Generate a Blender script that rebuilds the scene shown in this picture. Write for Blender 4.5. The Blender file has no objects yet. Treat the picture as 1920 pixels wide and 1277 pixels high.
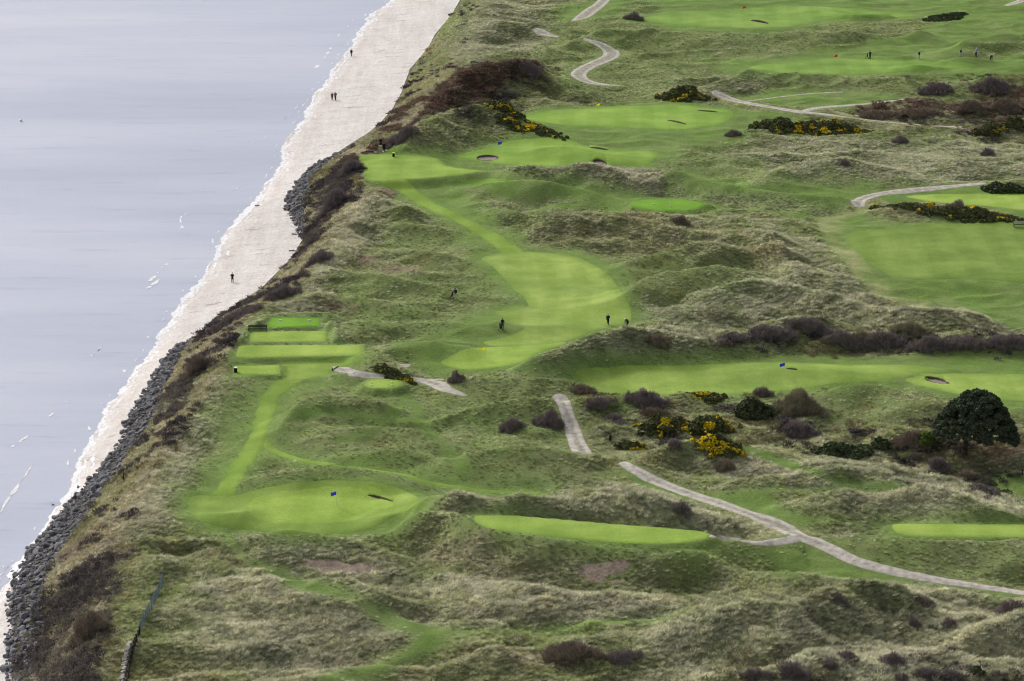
import bpy, bmesh, math, random
import numpy as np
from mathutils import Vector, Matrix

R = math.radians
scene = bpy.context.scene
COL = scene.collection
random.seed(7)
rng = np.random.default_rng(7)

# ------------------------------------------------------------------ camera
LAND = 8.0                       # general height of the links above the sea
CZ = 148.0                       # the photographer stands on a hillside
PITCH = 18.5
FPX = 5200.0                     # focal length in pixels of the 1920 wide photo
cam = bpy.data.cameras.new("camera")
cam.sensor_width = 36.0
cam.lens = 36.0 * FPX / 1920.0
cam.clip_start = 1.0
cam.clip_end = 20000.0
cam_o = bpy.data.objects.new("camera", cam)
cam_o.location = (0, 0, CZ)
cam_o.rotation_euler = (R(90 - PITCH), 0, 0)
COL.objects.link(cam_o)
scene.camera = cam_o

# ------------------------------------------------------------------ light
SUN_EL, SUN_AZ = 36.0, -40.0     # azimuth measured from +Y, negative = towards the sea
world = bpy.data.worlds.new("World")
scene.world = world
world.use_nodes = True
wn = world.node_tree
bg = wn.nodes["Background"]
sky = wn.nodes.new("ShaderNodeTexSky")
sky.sky_type = 'NISHITA'
sky.sun_disc = False
sky.sun_elevation = R(SUN_EL)
sky.sun_rotation = R(SUN_AZ)
sky.air_density = 1.0
sky.dust_density = 6.0
sky.ozone_density = 1.0
hsv = wn.nodes.new("ShaderNodeHueSaturation")
hsv.inputs["Saturation"].default_value = 0.32
wn.links.new(sky.outputs[0], hsv.inputs["Color"])
wn.links.new(hsv.outputs[0], bg.inputs["Color"])
bg.inputs["Strength"].default_value = 0.14
sun = bpy.data.lights.new("sun", 'SUN')
sun.energy = 1.35
sun.angle = R(12)
sun.color = (1.0, 0.96, 0.9)
sun_o = bpy.data.objects.new("sun", sun)
el, az = R(SUN_EL), R(SUN_AZ)
sdir = Vector((math.sin(az) * math.cos(el), math.cos(az) * math.cos(el), math.sin(el)))
sun_o.rotation_euler = (-sdir).to_track_quat('-Z', 'Y').to_euler()
sun_o.location = (0, 300, 400)
COL.objects.link(sun_o)
scene.view_settings.view_transform = 'Standard'
scene.view_settings.look = 'None'
scene.view_settings.exposure = 0.17
scene.view_settings.gamma = 1.0
scene.cycles.use_denoising = True
scene.cycles.denoiser = 'OPENIMAGEDENOISE'
scene.cycles.denoising_prefilter = 'ACCURATE'
scene.cycles.denoising_input_passes = 'RGB_ALBEDO_NORMAL'
scene.cycles.use_adaptive_sampling = False
scene.cycles.diffuse_bounces = 3
scene.cycles.max_bounces = 6
scene.cycles.pixel_filter_type = 'BLACKMAN_HARRIS'
scene.cycles.filter_width = 1.15

# ------------------------------------------------------------------ numeric helpers
cp, sp = math.cos(R(PITCH)), math.sin(R(PITCH))

def ray(u, v):
    a = (np.asarray(u, float) - 960.0) / FPX
    b = -(np.asarray(v, float) - 638.5) / FPX
    return a, cp + b * sp, -sp + b * cp

def plane_pt(u, v, z):
    dx, dy, dz = ray(u, v)
    t = (np.asarray(z, float) - CZ) / dz
    return dx * t, dy * t

def project(x, y, z):
    zz = z - CZ
    depth = y * cp - zz * sp
    up = y * sp + zz * cp
    return 960 + FPX * x / depth, 638.5 - FPX * up / depth

def px_per_m(v):
    dx, dy, dz = ray(960, v)
    t = (LAND - CZ) / dz
    return FPX / t

def hash2(ix, iy, seed):
    h = (ix.astype(np.int64) * 374761393 + iy.astype(np.int64) * 668265263 + seed * 974634777) & 0xFFFFFFFF
    h = ((h ^ (h >> 13)) * 1274126177) & 0xFFFFFFFF
    h = ((h ^ (h >> 16)) * 2246822519) & 0xFFFFFFFF
    return ((h ^ (h >> 15)) & 0xFFFFFF) / float(0xFFFFFF)

def vnoise(x, y, seed=0):
    xi, yi = np.floor(x), np.floor(y)
    fx, fy = x - xi, y - yi
    fx = fx * fx * fx * (fx * (fx * 6 - 15) + 10)
    fy = fy * fy * fy * (fy * (fy * 6 - 15) + 10)
    a, b = hash2(xi, yi, seed), hash2(xi + 1, yi, seed)
    c, d = hash2(xi, yi + 1, seed), hash2(xi + 1, yi + 1, seed)
    return ((a + (b - a) * fx) * (1 - fy) + (c + (d - c) * fx) * fy) * 2 - 1

def fbm(x, y, s, octv=4, seed=0, gain=0.5):
    o = np.zeros_like(x, dtype=float)
    amp, tot = 1.0, 0.0
    for k in range(octv):
        ang = 0.6 * k + 0.3
        cx, sx = math.cos(ang), math.sin(ang)
        o += amp * vnoise((x * cx + y * sx) / s + 17.3 * k, (-x * sx + y * cx) / s - 9.1 * k, seed + k)
        tot += amp
        amp *= gain
        s *= 0.5
    return o / tot

def sstep(a, b, x):
    t = np.clip((x - a) / (b - a), 0, 1)
    return t * t * (3 - 2 * t)

def catmull(pts, n=6, closed=False):
    P = [np.array(p, float) for p in pts]
    m = len(P)
    out = []
    rng_ = range(m if closed else m - 1)
    for i in rng_:
        if closed:
            p0, p1, p2, p3 = P[i - 1], P[i], P[(i + 1) % m], P[(i + 2) % m]
        else:
            p0, p1, p2, p3 = P[max(i - 1, 0)], P[i], P[i + 1], P[min(i + 2, m - 1)]
        for k in range(n):
            t = k / n
            out.append(0.5 * (2 * p1 + (p2 - p0) * t + (2 * p0 - 5 * p1 + 4 * p2 - p3) * t * t
                              + (3 * p1 - p0 - 3 * p2 + p3) * t ** 3))
    if not closed:
        out.append(P[-1])
    return np.array(out)

# ------------------------------------------------------------------ the ground grid (world metres)
def axis(a, b, st, reach):
    v = list(np.arange(a, b + st * 0.5, st))
    s, lo, hi = st, v[0], v[-1]
    left, right = [], []
    while lo > -reach:
        s *= 1.35
        lo -= s
        left.append(lo)
    s = st
    while hi < reach:
        s *= 1.35
        hi += s
        right.append(hi)
    return np.array(left[::-1] + v + right)

XS = axis(-84, 148, 0.4, 4000)
YS = axis(272, 800, 0.5, 6000)
YS = YS[YS > -500]
GX, GY = np.meshgrid(XS, YS)
NX, NY = len(XS), len(YS)

# coast lines: photo points and their height above the sea, turned into x(y) in metres
def coast(pts, z):
    x, y = plane_pt([p[0] for p in pts], [p[1] for p in pts], z)
    o = np.argsort(y)
    x, y = x[o], y[o]
    sl0, sl1 = 0.12, 0.12
    x = np.concatenate([[x[0] - sl0 * 800], x, [x[-1] + sl1 * 6000]])
    y = np.concatenate([[y[0] - 800], y, [y[-1] + 6000]])
    return lambda q: np.interp(q, y, x)

WL = [(770, -40), (735, 0), (700, 25), (675, 55), (650, 100), (620, 140), (595, 170), (575, 205), (560, 240), (537, 265), (527, 285),
      (530, 310), (500, 345), (480, 380), (445, 410), (420, 435), (410, 470), (390, 505), (365, 540), (335, 570),
      (320, 595), (300, 625), (287, 650), (255, 695), (215, 750), (190, 780), (175, 820), (150, 860), (138, 905),
      (112, 950), (93, 980), (62, 1020), (40, 1050), (10, 1095), (-15, 1130), (-60, 1200), (-110, 1290)]
SL = [(895, -40), (862, 0), (845, 30), (815, 65), (805, 85), (790, 105), (768, 130), (757, 160), (750, 180), (735, 205), (715, 228),
      (690, 250), (660, 268), (630, 288), (600, 305), (585, 315), (570, 330), (550, 355), (538, 380), (540, 395),
      (552, 410), (562, 435), (570, 446), (555, 470), (540, 495), (520, 510), (500, 530), (485, 547), (440, 574),
      (410, 592), (390, 612), (365, 635), (330, 650), (310, 675), (295, 700), (270, 740), (240, 790), (235, 815),
      (220, 840), (205, 860), (190, 880), (160, 912), (128, 945), (108, 970), (85, 1000), (58, 1035), (38, 1065),
      (24, 1095), (16, 1140), (22, 1170), (20, 1200), (18, 1230), (20, 1290)]
RT = [(900, -40), (868, 0), (820, 66), (775, 130), (742, 206), (695, 252), (640, 290), (612, 312), (596, 335), (585, 360), (575, 390), (572, 420),
      (576, 440), (562, 468), (528, 508), (494, 548), (448, 575), (398, 612), (362, 640), (345, 668), (332, 700),
      (316, 735), (304, 770), (288, 800), (264, 832), (244, 862), (232, 892), (208, 922), (184, 956), (168, 986),
      (144, 1020), (118, 1050), (102, 1085), (97, 1110), (94, 1140), (106, 1160), (88, 1190), (74, 1220), (66, 1290)]
CR = [(935, -40), (905, 0), (880, 60), (850, 120), (822, 165), (785, 212), (742, 250), (700, 280), (680, 302), (672, 335), (662, 370),
      (642, 402), (622, 440), (600, 490), (562, 530), (490, 568), (448, 605), (430, 640), (412, 690), (378, 740),
      (354, 770), (332, 820), (302, 870), (272, 920), (246, 960), (232, 1005), (244, 1050), (218, 1090), (194, 1150),
      (178, 1200), (160, 1290)]
fW, fS, fR0, fC = coast(WL, 0.0), coast(SL, 1.6), coast(RT, 3.6), coast(CR, 9.0)
fR = lambda q: fS(q) + 0.74 * (fR0(q) - fS(q))

def shoreline(y):
    return fW(y) + 0.9 * fbm(y * 0, y, 6.0, 3, 5) + 0.55 * np.abs(fbm(y * 0 + 4, y, 2.6, 2, 6))

def coast_height(x, y):
    w = shoreline(y)
    s = np.maximum(fS(y), w + 1.0)
    r = np.maximum(fR(y), s + 0.7)
    c = np.maximum(fC(y), r + 3.0)
    z = np.where(x < w, np.maximum((x - w) * 0.08, -3.0), 0)
    t = (x - w) / (s - w)
    z = np.where((x >= w) & (x < s), 1.6 * t, z)
    t = (x - s) / (r - s)
    z = np.where((x >= s) & (x < r), 1.6 + 1.7 * t, z)
    t = np.clip((x - r) / (c - r), 0, 1)
    z = np.where((x >= r) & (x < c), 3.3 + 5.7 * (0.75 * t + 0.25 * np.sin(t * math.pi / 2)), z)
    t = np.clip((x - c) / 9.0, 0, 1)
    z = np.where(x >= c, 9.0 - (9.0 - LAND) * t * t * (3 - 2 * t), z)
    return z, w, s, r, c

def polyline_field(x, y, wx, wy, hs, wf, wb):
    """height of a dune ridge whose crest is the polyline, front width wf (towards -Y) and back width wb"""
    W = max(wf, wb)
    best = np.full(x.shape, 1e9)
    bh = np.zeros(x.shape)
    bd = np.zeros(x.shape)
    for i in range(len(wx) - 1):
        ax, ay, bx, by = wx[i], wy[i], wx[i + 1], wy[i + 1]
        L2 = (bx - ax) ** 2 + (by - ay) ** 2 + 1e-9
        t = np.clip(((x - ax) * (bx - ax) + (y - ay) * (by - ay)) / L2, 0, 1)
        qx, qy = ax + t * (bx - ax), ay + t * (by - ay)
        d = np.hypot(x - qx, y - qy)
        m = d < best
        best = np.where(m, d, best)
        bh = np.where(m, hs[i] + t * (hs[i + 1] - hs[i]), bh)
        bd = np.where(m, (y - qy) / (d + 1e-6), bd)
    w = wf + (wb - wf) * (0.5 + 0.5 * np.clip(bd * 1.6, -1, 1))
    q = np.clip(best / w, 0, 1)
    prof = 1 - q * q * (3 - 2 * q)
    return bh * (0.4 * prof + 0.6 * np.clip(1 - q, 0, 1) ** 1.25)

def sub(x0, x1, y0, y1):
    i0, i1 = np.searchsorted(XS, [x0, x1])
    j0, j1 = np.searchsorted(YS, [y0, y1])
    return slice(max(j0 - 1, 0), min(j1 + 1, NY)), slice(max(i0 - 1, 0), min(i1 + 1, NX))

def poly_sdf(px, py, x, y):
    """signed distance to a closed polygon, positive inside"""
    best = np.full(x.shape, 1e9)
    inside = np.zeros(x.shape, bool)
    n = len(px)
    for i in range(n):
        ax, ay, bx, by = px[i], py[i], px[(i + 1) % n], py[(i + 1) % n]
        L2 = (bx - ax) ** 2 + (by - ay) ** 2 + 1e-9
        t = np.clip(((x - ax) * (bx - ax) + (y - ay) * (by - ay)) / L2, 0, 1)
        best = np.minimum(best, (x - ax - t * (bx - ax)) ** 2 + (y - ay - t * (by - ay)) ** 2)
        if ay != by:
            inside ^= ((ay > y) != (by > y)) & (x < (bx - ax) * (y - ay) / (by - ay) + ax)
    d = np.sqrt(best)
    return np.where(inside, d, -d)

def grid_sdf(px, py, margin=6.0):
    D = np.full((NY, NX), -margin)
    s = sub(px.min() - margin, px.max() + margin, py.min() - margin, py.max() + margin)
    D[s] = np.maximum(poly_sdf(px, py, GX[s], GY[s]), -margin)
    return D

def line_sdf(wx, wy, hw, margin=6.0):
    D = np.full((NY, NX), -margin)
    s = sub(wx.min() - margin - 4, wx.max() + margin + 4, wy.min() - margin - 4, wy.max() + margin + 4)
    x, y = GX[s], GY[s]
    best = np.full(x.shape, -1e9)
    for i in range(len(wx) - 1):
        ax, ay, bx, by = wx[i], wy[i], wx[i + 1], wy[i + 1]
        L2 = (bx - ax) ** 2 + (by - ay) ** 2 + 1e-9
        t = np.clip(((x - ax) * (bx - ax) + (y - ay) * (by - ay)) / L2, 0, 1)
        d = np.hypot(x - ax - t * (bx - ax), y - ay - t * (by - ay))
        best = np.maximum(best, hw[i] + t * (hw[i + 1] - hw[i]) - d)
    D[s] = np.maximum(best, -margin)
    return D

# ------------------------------------------------------------------ dune ridges: photo crest line, heights, front and back width
RIDGES = [
    ([(800, 942), (830, 929), (920, 937), (1000, 925), (1060, 916), (1130, 914), (1185, 921), (1240, 940), (1290, 962), (1370, 978)],
     [2, 4.4, 4.5, 5, 5.6, 5.6, 5.6, 5, 3.6, .8], 6.5, 9),
    ([(730, 992), (790, 957), (850, 958), (905, 986), (980, 996), (1060, 1007), (1120, 1017), (1200, 1025), (1300, 1029)],
     [1.5, 4, 4.4, 4.4, 4.3, 4.3, 4.1, 3.8, 2.6], 8, 5),
    ([(1325, 1008), (1420, 1010), (1500, 1004), (1600, 1035)], [3.4, 2.7, 1.7, .6], 10, 6),
    ([(1185, 1092), (1240, 1045), (1300, 1032), (1400, 1058), (1500, 1080), (1570, 1095)], [1, 3, 3.5, 3, 2.4, 1.4], 9, 5),
    ([(1130, 1180), (1240, 1165), (1330, 1150), (1390, 1128), (1480, 1138), (1560, 1108), (1650, 1106), (1780, 1122), (1900, 1148), (2000, 1160)],
     [1.2, 2.5, 3.5, 4.5, 4, 4.3, 3.6, 3.2, 3, 3], 13, 7),
    ([(1330, 1277), (1450, 1262), (1540, 1230), (1640, 1225), (1800, 1235), (1980, 1250)], [2, 3, 3.4, 3, 2.5, 2], 11, 7),
    ([(340, 1035), (400, 1020), (470, 1004), (540, 991), (610, 1003), (690, 1027)], [1.2, 1.8, 2.4, 2.8, 2.2, 1.3], 11, 4),
    ([(245, 1052), (330, 1048), (400, 1053), (460, 1066)], [1.6, 1.6, 1.4, 0.8], 9, 4),
    ([(390, 1112), (500, 1086), (640, 1100), (720, 1130), (790, 1185)], [1.2, 2, 2, 1.7, 0.8], 11, 5),
    ([(560, 1245), (700, 1238), (850, 1232), (1000, 1205), (1200, 1185)], [1.5, 2, 2, 1.8, 1.2], 13, 4),
    ([(820, 1180), (950, 1120), (1100, 1118), (1230, 1135)], [.4, 1.2, 1.2, .8], 10, 7),
    ([(930, 706), (965, 690), (1010, 668), (1060, 650), (1110, 630), (1170, 617), (1230, 627), (1300, 645), (1370, 655)],
     [0.8, 1.8, 2.8, 3.4, 3.6, 3.7, 2.8, 1.6, .6], 8, 5),
    ([(870, 712), (940, 706), (1010, 712), (1070, 715)], [.8, 1.3, 1.3, .8], 6, 4),
    ([(860, 765), (930, 748), (1005, 742), (1040, 752)], [1.2, 2.3, 2.3, 1.2], 9, 4),
    ([(528, 800), (555, 760), (620, 742), (700, 750), (760, 772)], [.8, 1.8, 2.0, 1.8, .8], 7, 4),
    ([(600, 812), (680, 795), (760, 800), (840, 832)], [.6, 1.4, 1.5, .6], 6, 4),
    ([(640, 858), (720, 846), (800, 858)], [.5, 1.1, .6], 5, 3.5),
    ([(850, 866), (910, 846), (990, 841), (1060, 847), (1140, 866)], [.8, 2, 2.2, 2, .6], 9, 4),
    ([(480, 900), (540, 882), (620, 876), (690, 890), (760, 905)], [.6, 1.4, 1.6, 1.2, .4], 7, 5),
    ([(1180, 490), (1240, 468), (1300, 455), (1400, 430)], [1.5, 2.5, 2.5, 1.5], 9, 5),
    ([(1150, 560), (1230, 520), (1330, 500), (1420, 500)], [.8, 2, 2.2, 1.2], 9, 5),
    ([(985, 418), (1050, 392), (1120, 389), (1200, 400), (1290, 412)], [1.2, 3, 3.2, 2.6, 1.2], 9, 5),
    ([(1330, 432), (1400, 424), (1455, 452), (1505, 500), (1580, 520)], [1.2, 2, 2.2, 2, 1], 7, 5),
    ([(1270, 570), (1370, 532), (1480, 536), (1600, 560), (1720, 580), (1830, 592)], [1, 2.4, 2.4, 2.4, 2.6, 1], 9, 5),
    ([(1320, 655), (1400, 622), (1470, 600), (1560, 606)], [.8, 2, 2.4, 1.4], 7, 5),
    ([(1560, 640), (1680, 622), (1800, 630), (1950, 636)], [.8, 1.5, 1.2, 1.2], 6, 4),
    ([(880, 352), (960, 335), (1040, 342), (1140, 362)], [.6, 2.2, 2.2, 1], 7, 4),
    ([(930, 388), (1000, 392), (1080, 396)], [1, 1.4, 1], 6, 3),
    ([(930, 322), (980, 312), (1060, 314), (1180, 320), (1260, 316), (1360, 335), (1480, 352), (1580, 370)],
     [.8, 2.2, 2.2, 2.5, 2.8, 2.6, 2.4, 1.2], 7, 4),
    ([(742, 285), (790, 238), (840, 206), (900, 196), (960, 216), (1030, 242)], [2, 4, 5, 5, 3, 1], 12, 6),
    ([(830, 162), (900, 128), (975, 119), (1025, 134)], [2.5, 4, 4, 1.5], 12, 8),
    ([(650, 395), (690, 376), (740, 388), (800, 410)], [1.4, 1.8, 1.5, .6], 7, 4),
    ([(600, 515), (680, 512), (760, 526), (840, 548)], [1.2, 1.6, 1.5, .5], 8, 4),
    ([(600, 470), (660, 450), (740, 455), (820, 480)], [1, 1.3, 1.3, .5], 8, 4),
    ([(560, 560), (650, 552), (760, 570), (860, 590)], [.8, 1.2, 1.2, .5], 7, 4),
    ([(445, 640), (470, 608), (520, 588), (612, 585)], [1.6, 2.0, 1.6, 1.4], 4, 4),
    ([(618, 600), (628, 622), (640, 640)], [1.4, 1.6, 1], 3, 3),
    ([(690, 650), (716, 668), (745, 690)], [1.8, 2.0, 1.2], 5, 4),
    ([(645, 700), (690, 690), (740, 700)], [.8, 1.4, .8], 4, 3),
    ([(715, 648), (800, 641), (860, 650)], [.9, 1.3, .8], 6, 4),
    ([(700, 600), (800, 598), (900, 615)], [.8, 1.2, .6], 7, 5),
    ([(1490, 742), (1570, 716), (1650, 717), (1720, 735), (1800, 765)], [1, 2.6, 2.7, 2.4, 1.2], 10, 4),
    ([(1080, 745), (1120, 738), (1200, 742), (1280, 740)], [1.2, 1.5, 1.5, 1], 6, 3),
    ([(1190, 866), (1260, 842), (1330, 836), (1400, 845)], [.8, 1.6, 1.6, .8], 7, 4),
    ([(1420, 908), (1560, 880), (1650, 868), (1740, 880), (1830, 905)], [.8, 1.6, 1.8, 1.6, .8], 8, 4),
    ([(1480, 948), (1620, 926), (1740, 922), (1870, 956), (1960, 970)], [.8, 1.8, 2, 1.8, 1.5], 8, 4),
    ([(1530, 1012), (1640, 1008), (1760, 1012), (1960, 1012)], [1, 1.7, 1.7, 1.7], 12, 3),
    ([(1390, 348), (1480, 312), (1580, 300), (1690, 328)], [.8, 2, 2.4, .8], 11, 6),
    ([(1330, 155), (1400, 131), (1480, 140), (1600, 142), (1700, 150)], [1.5, 2.4, 1.6, 1.6, 1.4], 9, 4),
    ([(1290, 75), (1400, 66), (1500, 62), (1600, 56), (1720, 52)], [1, 1.6, 1.6, 2, 1.8], 9, 4),
    ([(1760, 92), (1850, 66), (1960, 60)], [1, 2.6, 2.6], 12, 6),
    ([(1790, 160), (1850, 140), (1960, 142)], [1.2, 2.4, 2.4], 10, 5),
    ([(1040, 90), (1120, 60), (1200, 55), (1280, 70)], [1, 1.8, 1.8, 1], 9, 5),
    ([(880, 60), (960, 40), (1050, 52)], [1.2, 2, 1], 10, 6),
    ([(1640, 375), (1760, 392), (1900, 412)], [.8, 1, .8], 5, 4),
    ([(1690, 125), (1722, 121), (1755, 126)], [.6, 1.1, .6], 4, 4),
    ([(1780, 110), (1815, 106), (1850, 112)], [.8, 1.3, .8], 5, 4),
    ([(1650, 105), (1690, 102), (1720, 104)], [.4, .7, .4], 3, 3),
    ([(1560, 20), (1600, 25), (1660, 24)], [.6, 1.2, .8], 4, 3),
    ([(360, 965), (420, 962), (470, 958)], [.3, .8, .4], 4, 3),
    ([(690, 980), (740, 965), (790, 955)], [.5, .9, .8], 5, 4),
    ([(900, 603), (1000, 610), (1100, 612)], [.4, .8, .3], 8, 5),
    ([(980, 282), (1060, 276), (1130, 290), (1200, 295)], [.5, 1.1, .9, .5], 8, 6),
    ([(1380, 695), (1500, 692), (1650, 697)], [.3, .6, .6], 6, 6),
]
# raised level ground: photo outline, height above the links, edge width
T1 = [(510, 596), (600, 596), (601, 612), (500, 614)]
T2 = [(473, 621), (613, 621), (613, 641), (466, 642)]
T3 = [(446, 648), (683, 646), (681, 667), (442, 671)]
T4 = [(440, 686), (524, 685), (525, 702), (441, 703)]
T5 = [(890, 968), (960, 967), (1050, 974), (1150, 983), (1250, 990), (1318, 997), (1332, 1005), (1300, 1016), (1220, 1020), (1130, 1015),
      (1060, 1010), (980, 1000), (910, 988)]
T6 = [(1672, 986), (1700, 982), (1800, 983), (1960, 985), (1960, 1006), (1800, 1006), (1700, 1004)]
T7 = [(683, 719), (700, 712), (730, 711), (752, 714), (753, 721), (735, 727), (705, 728), (686, 725)]
T8 = [(676, 290), (740, 291), (815, 297), (835, 310), (870, 318), (905, 322), (850, 330), (760, 338), (690, 339), (682, 318)]
T9 = [(850, 342), (905, 336), (962, 335), (940, 341), (880, 346)]
T10 = [(1183, 379), (1220, 375), (1280, 375), (1322, 383), (1300, 392), (1235, 393), (1190, 388)]
T11 = [(1700, 365), (1800, 362), (1960, 368), (1960, 396), (1850, 386), (1750, 376)]
PLATEAUS = [(T1, 1.0, 1.0), (T2, .8, 1.0), (T3, .7, 1.0), (T4, .5, 0.9), (T5, 3.7, 1.5), (T6, .8, 1.5), (T7, 1.0, 1.5), (T8, 1.2, 3.0), (T10, .8, 2)]

zc, cw, cs, cr, cc = coast_height(GX, GY)
inland = sstep(-1.0, 6.0, GX - cc)
acc = np.zeros((NY, NX))
for ri_, (pts, hs, wf, wb) in enumerate(RIDGES):
    if ri_ > 3:
        hs = [h * (1.0 if pts[0] == (742, 285) else 1.28) for h in hs]
        wf *= .92
    P = catmull([(u, v, h) for (u, v), h in zip(pts, hs)], 4)
    wx, wy = plane_pt(P[:, 0], P[:, 1], LAND + P[:, 2])
    W = max(wf, wb) + 1
    s = sub(wx.min() - W, wx.max() + W, wy.min() - W, wy.max() + W)
    wob = 0.10 * W * fbm(GX[s], GY[s], 6.0, 2, 77)
    f = polyline_field(GX[s] + wob, GY[s] - wob, wx, wy, P[:, 2], wf, wb)
    acc[s] += np.maximum(f, 0) ** 4
H0 = zc + acc ** 0.25 * inland
for pts, h, ew in PLATEAUS:
    u, v = np.array(pts, float).T
    wx, wy = plane_pt(u, v, LAND + h)
    D = grid_sdf(wx, wy, 5.0)
    k = sstep(-ew - 0.3, -0.2, D)
    H0 = H0 * (1 - k) + (LAND + h) * k

def sample(F, x, y):
    x, y = np.asarray(x, float), np.asarray(y, float)
    i = np.clip(np.searchsorted(XS, x) - 1, 0, NX - 2)
    j = np.clip(np.searchsorted(YS, y) - 1, 0, NY - 2)
    fx = np.clip((x - XS[i]) / (XS[i + 1] - XS[i]), 0, 1)
    fy = np.clip((y - YS[j]) / (YS[j + 1] - YS[j]), 0, 1)
    return (F[j, i] * (1 - fx) + F[j, i + 1] * fx) * (1 - fy) + (F[j + 1, i] * (1 - fx) + F[j + 1, i + 1] * fx) * fy

def march(F, u, v, sea=True):
    """where the sight line through a photo point meets the ground"""
    u, v = np.atleast_1d(np.asarray(u, float)), np.atleast_1d(np.asarray(v, float))
    ox, oy = np.zeros(len(u)), np.zeros(len(u))
    for a in range(0, len(u), 256):
        dx, dy, dz = ray(u[a:a + 256], v[a:a + 256])
        t0, t1 = (18 - CZ) / dz, (-0.5 - CZ) / dz
        T = t0[:, None] + (t1 - t0)[:, None] * np.linspace(0, 1, 280)[None, :]
        X, Y, Z = dx[:, None] * T, dy[:, None] * T, CZ + dz[:, None] * T
        G = sample(F, X, Y)
        if sea:
            G = np.maximum(G, 0)
        below = Z <= G
        k = np.where(below.any(1), below.argmax(1), 279)
        k = np.maximum(k, 1)
        r = np.arange(len(k))
        e1, e0 = (Z - G)[r, k], (Z - G)[r, k - 1]
        q = np.clip(e0 / (e0 - e1 + 1e-9), 0, 1)
        tt = T[r, k - 1] + q * (T[r, k] - T[r, k - 1])
        ox[a:a + 256], oy[a:a + 256] = dx * tt, dy * tt
    return ox, oy

# ------------------------------------------------------------------ mown ground, paths, bunkers (photo outlines)
SHEETS = []      # name, label, category, sdf grid, material key, lift
def poly_world(pts, z=None, smooth=True, n=5, F=None):
    P = catmull(pts, n, True) if smooth else np.array(pts, float)
    if not smooth:
        Q = []
        for i in range(len(P)):
            for k in range(4):
                Q.append(P[i] + (P[(i + 1) % len(P)] - P[i]) * k / 4)
        P = np.array(Q)
    if z is not None:
        return plane_pt(P[:, 0], P[:, 1], z)
    return march(H0 if F is None else F, P[:, 0], P[:, 1])

G1 = [(826, 683), (850, 668), (875, 656), (920, 650), (1000, 647), (1062, 643), (1040, 654), (1005, 667), (975, 683), (930, 691), (870, 694)]
F1 = [(903, 482), (935, 473), (985, 471), (1040, 474), (1085, 481), (1115, 498), (1140, 518), (1160, 543), (1178, 568), (1184, 590), (1180, 603),
      (1150, 612), (1110, 622), (1062, 641), (1020, 648), (940, 650), (905, 640), (950, 628), (985, 612), (940, 597), (930, 585), (965, 578), (990, 574), (985, 560), (965, 540), (940, 515), (920, 496)]
F2 = [(1078, 698), (1100, 691), (1180, 687), (1300, 684), (1400, 680), (1500, 680), (1600, 683), (1700, 684), (1750, 688), (1765, 692), (1700, 705),
      (1640, 712), (1570, 716), (1500, 727), (1400, 739), (1300, 740), (1200, 742), (1130, 738), (1100, 722)]
F2B = [(1700, 708), (1790, 700), (1960, 706), (1960, 748), (1850, 748), (1780, 738), (1720, 722)]
G2A = [(353, 935), (380, 930), (440, 931), (500, 916), (560, 907), (640, 904), (720, 910), (775, 930), (795, 945), (765, 960), (735, 972), (700, 990),
       (640, 1001), (560, 999), (470, 992), (400, 984), (360, 966)]
G2 = [(462, 960), (468, 938), (500, 928), (560, 918), (630, 913), (690, 920), (740, 942), (735, 955), (700, 965), (660, 980), (600, 986), (530, 984), (480, 976)]
F3 = [(1590, 440), (1700, 424), (1800, 420), (1960, 423), (1960, 527), (1850, 526), (1760, 524), (1680, 520), (1625, 490), (1600, 465)]
G4 = [(858, 292), (900, 279), (940, 268), (975, 262), (1060, 260), (1100, 275), (1150, 282), (1231, 287), (1222, 304), (1205, 313), (1130, 309),
      (1010, 311), (950, 308), (900, 302)]
G5 = [(980, 221), (1020, 208), (1080, 203), (1160, 198), (1250, 196), (1330, 204), (1375, 214), (1350, 235), (1270, 244), (1180, 241), (1070, 236), (1010, 229)]
G6 = [(1210, 38), (1260, 25), (1390, 15), (1480, 11), (1560, 14), (1640, 20), (1720, 30), (1560, 36), (1480, 49), (1400, 54), (1280, 49)]
G7 = [(1405, 126), (1480, 116), (1570, 110), (1650, 109), (1740, 112), (1800, 117), (1830, 126), (1700, 135), (1600, 139), (1480, 139)]

W1 = ([(560, 706), (535, 718), (512, 738), (497, 770), (486, 810), (466, 850), (440, 892), (420, 928)], [2.2, 1.7, 1.5, 1.4, 1.4, 1.4, 1.4, 1.6])
W1B = ([(490, 822), (505, 838), (530, 852), (580, 868), (640, 877), (700, 885), (760, 893), (800, 904), (860, 912), (920, 919), (1010, 922)], [1.0, .8, .75, .7, .65, .65, .65, .6, .55, .5, .4])
W2 = ([(720, 334), (750, 348), (800, 380), (860, 412), (920, 442), (960, 470)], [2.2, 1.9, 1.7, 1.7, 1.7, 2.2])

def line_world(pts, hw, z=None, n=4, F=None):
    P = catmull([(u, v, w * (.95 + .2 * max(0, min(1, (420 - v) / 200)))) for (u, v), w in zip(pts, hw)], n)
    wx, wy = march(H0 if F is None else F, P[:, 0], P[:, 1])
    return wx, wy, P[:, 2]

rag = 0.25 * fbm(GX, GY, 1.6, 2, 31)

def add_poly(name, label, cat, pts, mat, z=None, smooth=True, ragged=0.4, lift=.03):
    wx, wy = poly_world(pts, z, smooth)
    D = grid_sdf(wx, wy) + rag * ragged
    SHEETS.append((name, label, cat, D, mat, lift))
    return D

def add_line(name, label, cat, pl, mat, ragged=0.6, lift=.03):
    wx, wy, hw = line_world(*pl)
    D = line_sdf(wx, wy, hw) + rag * ragged
    SHEETS.append((name, label, cat, D, mat, lift))
    return D

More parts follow.
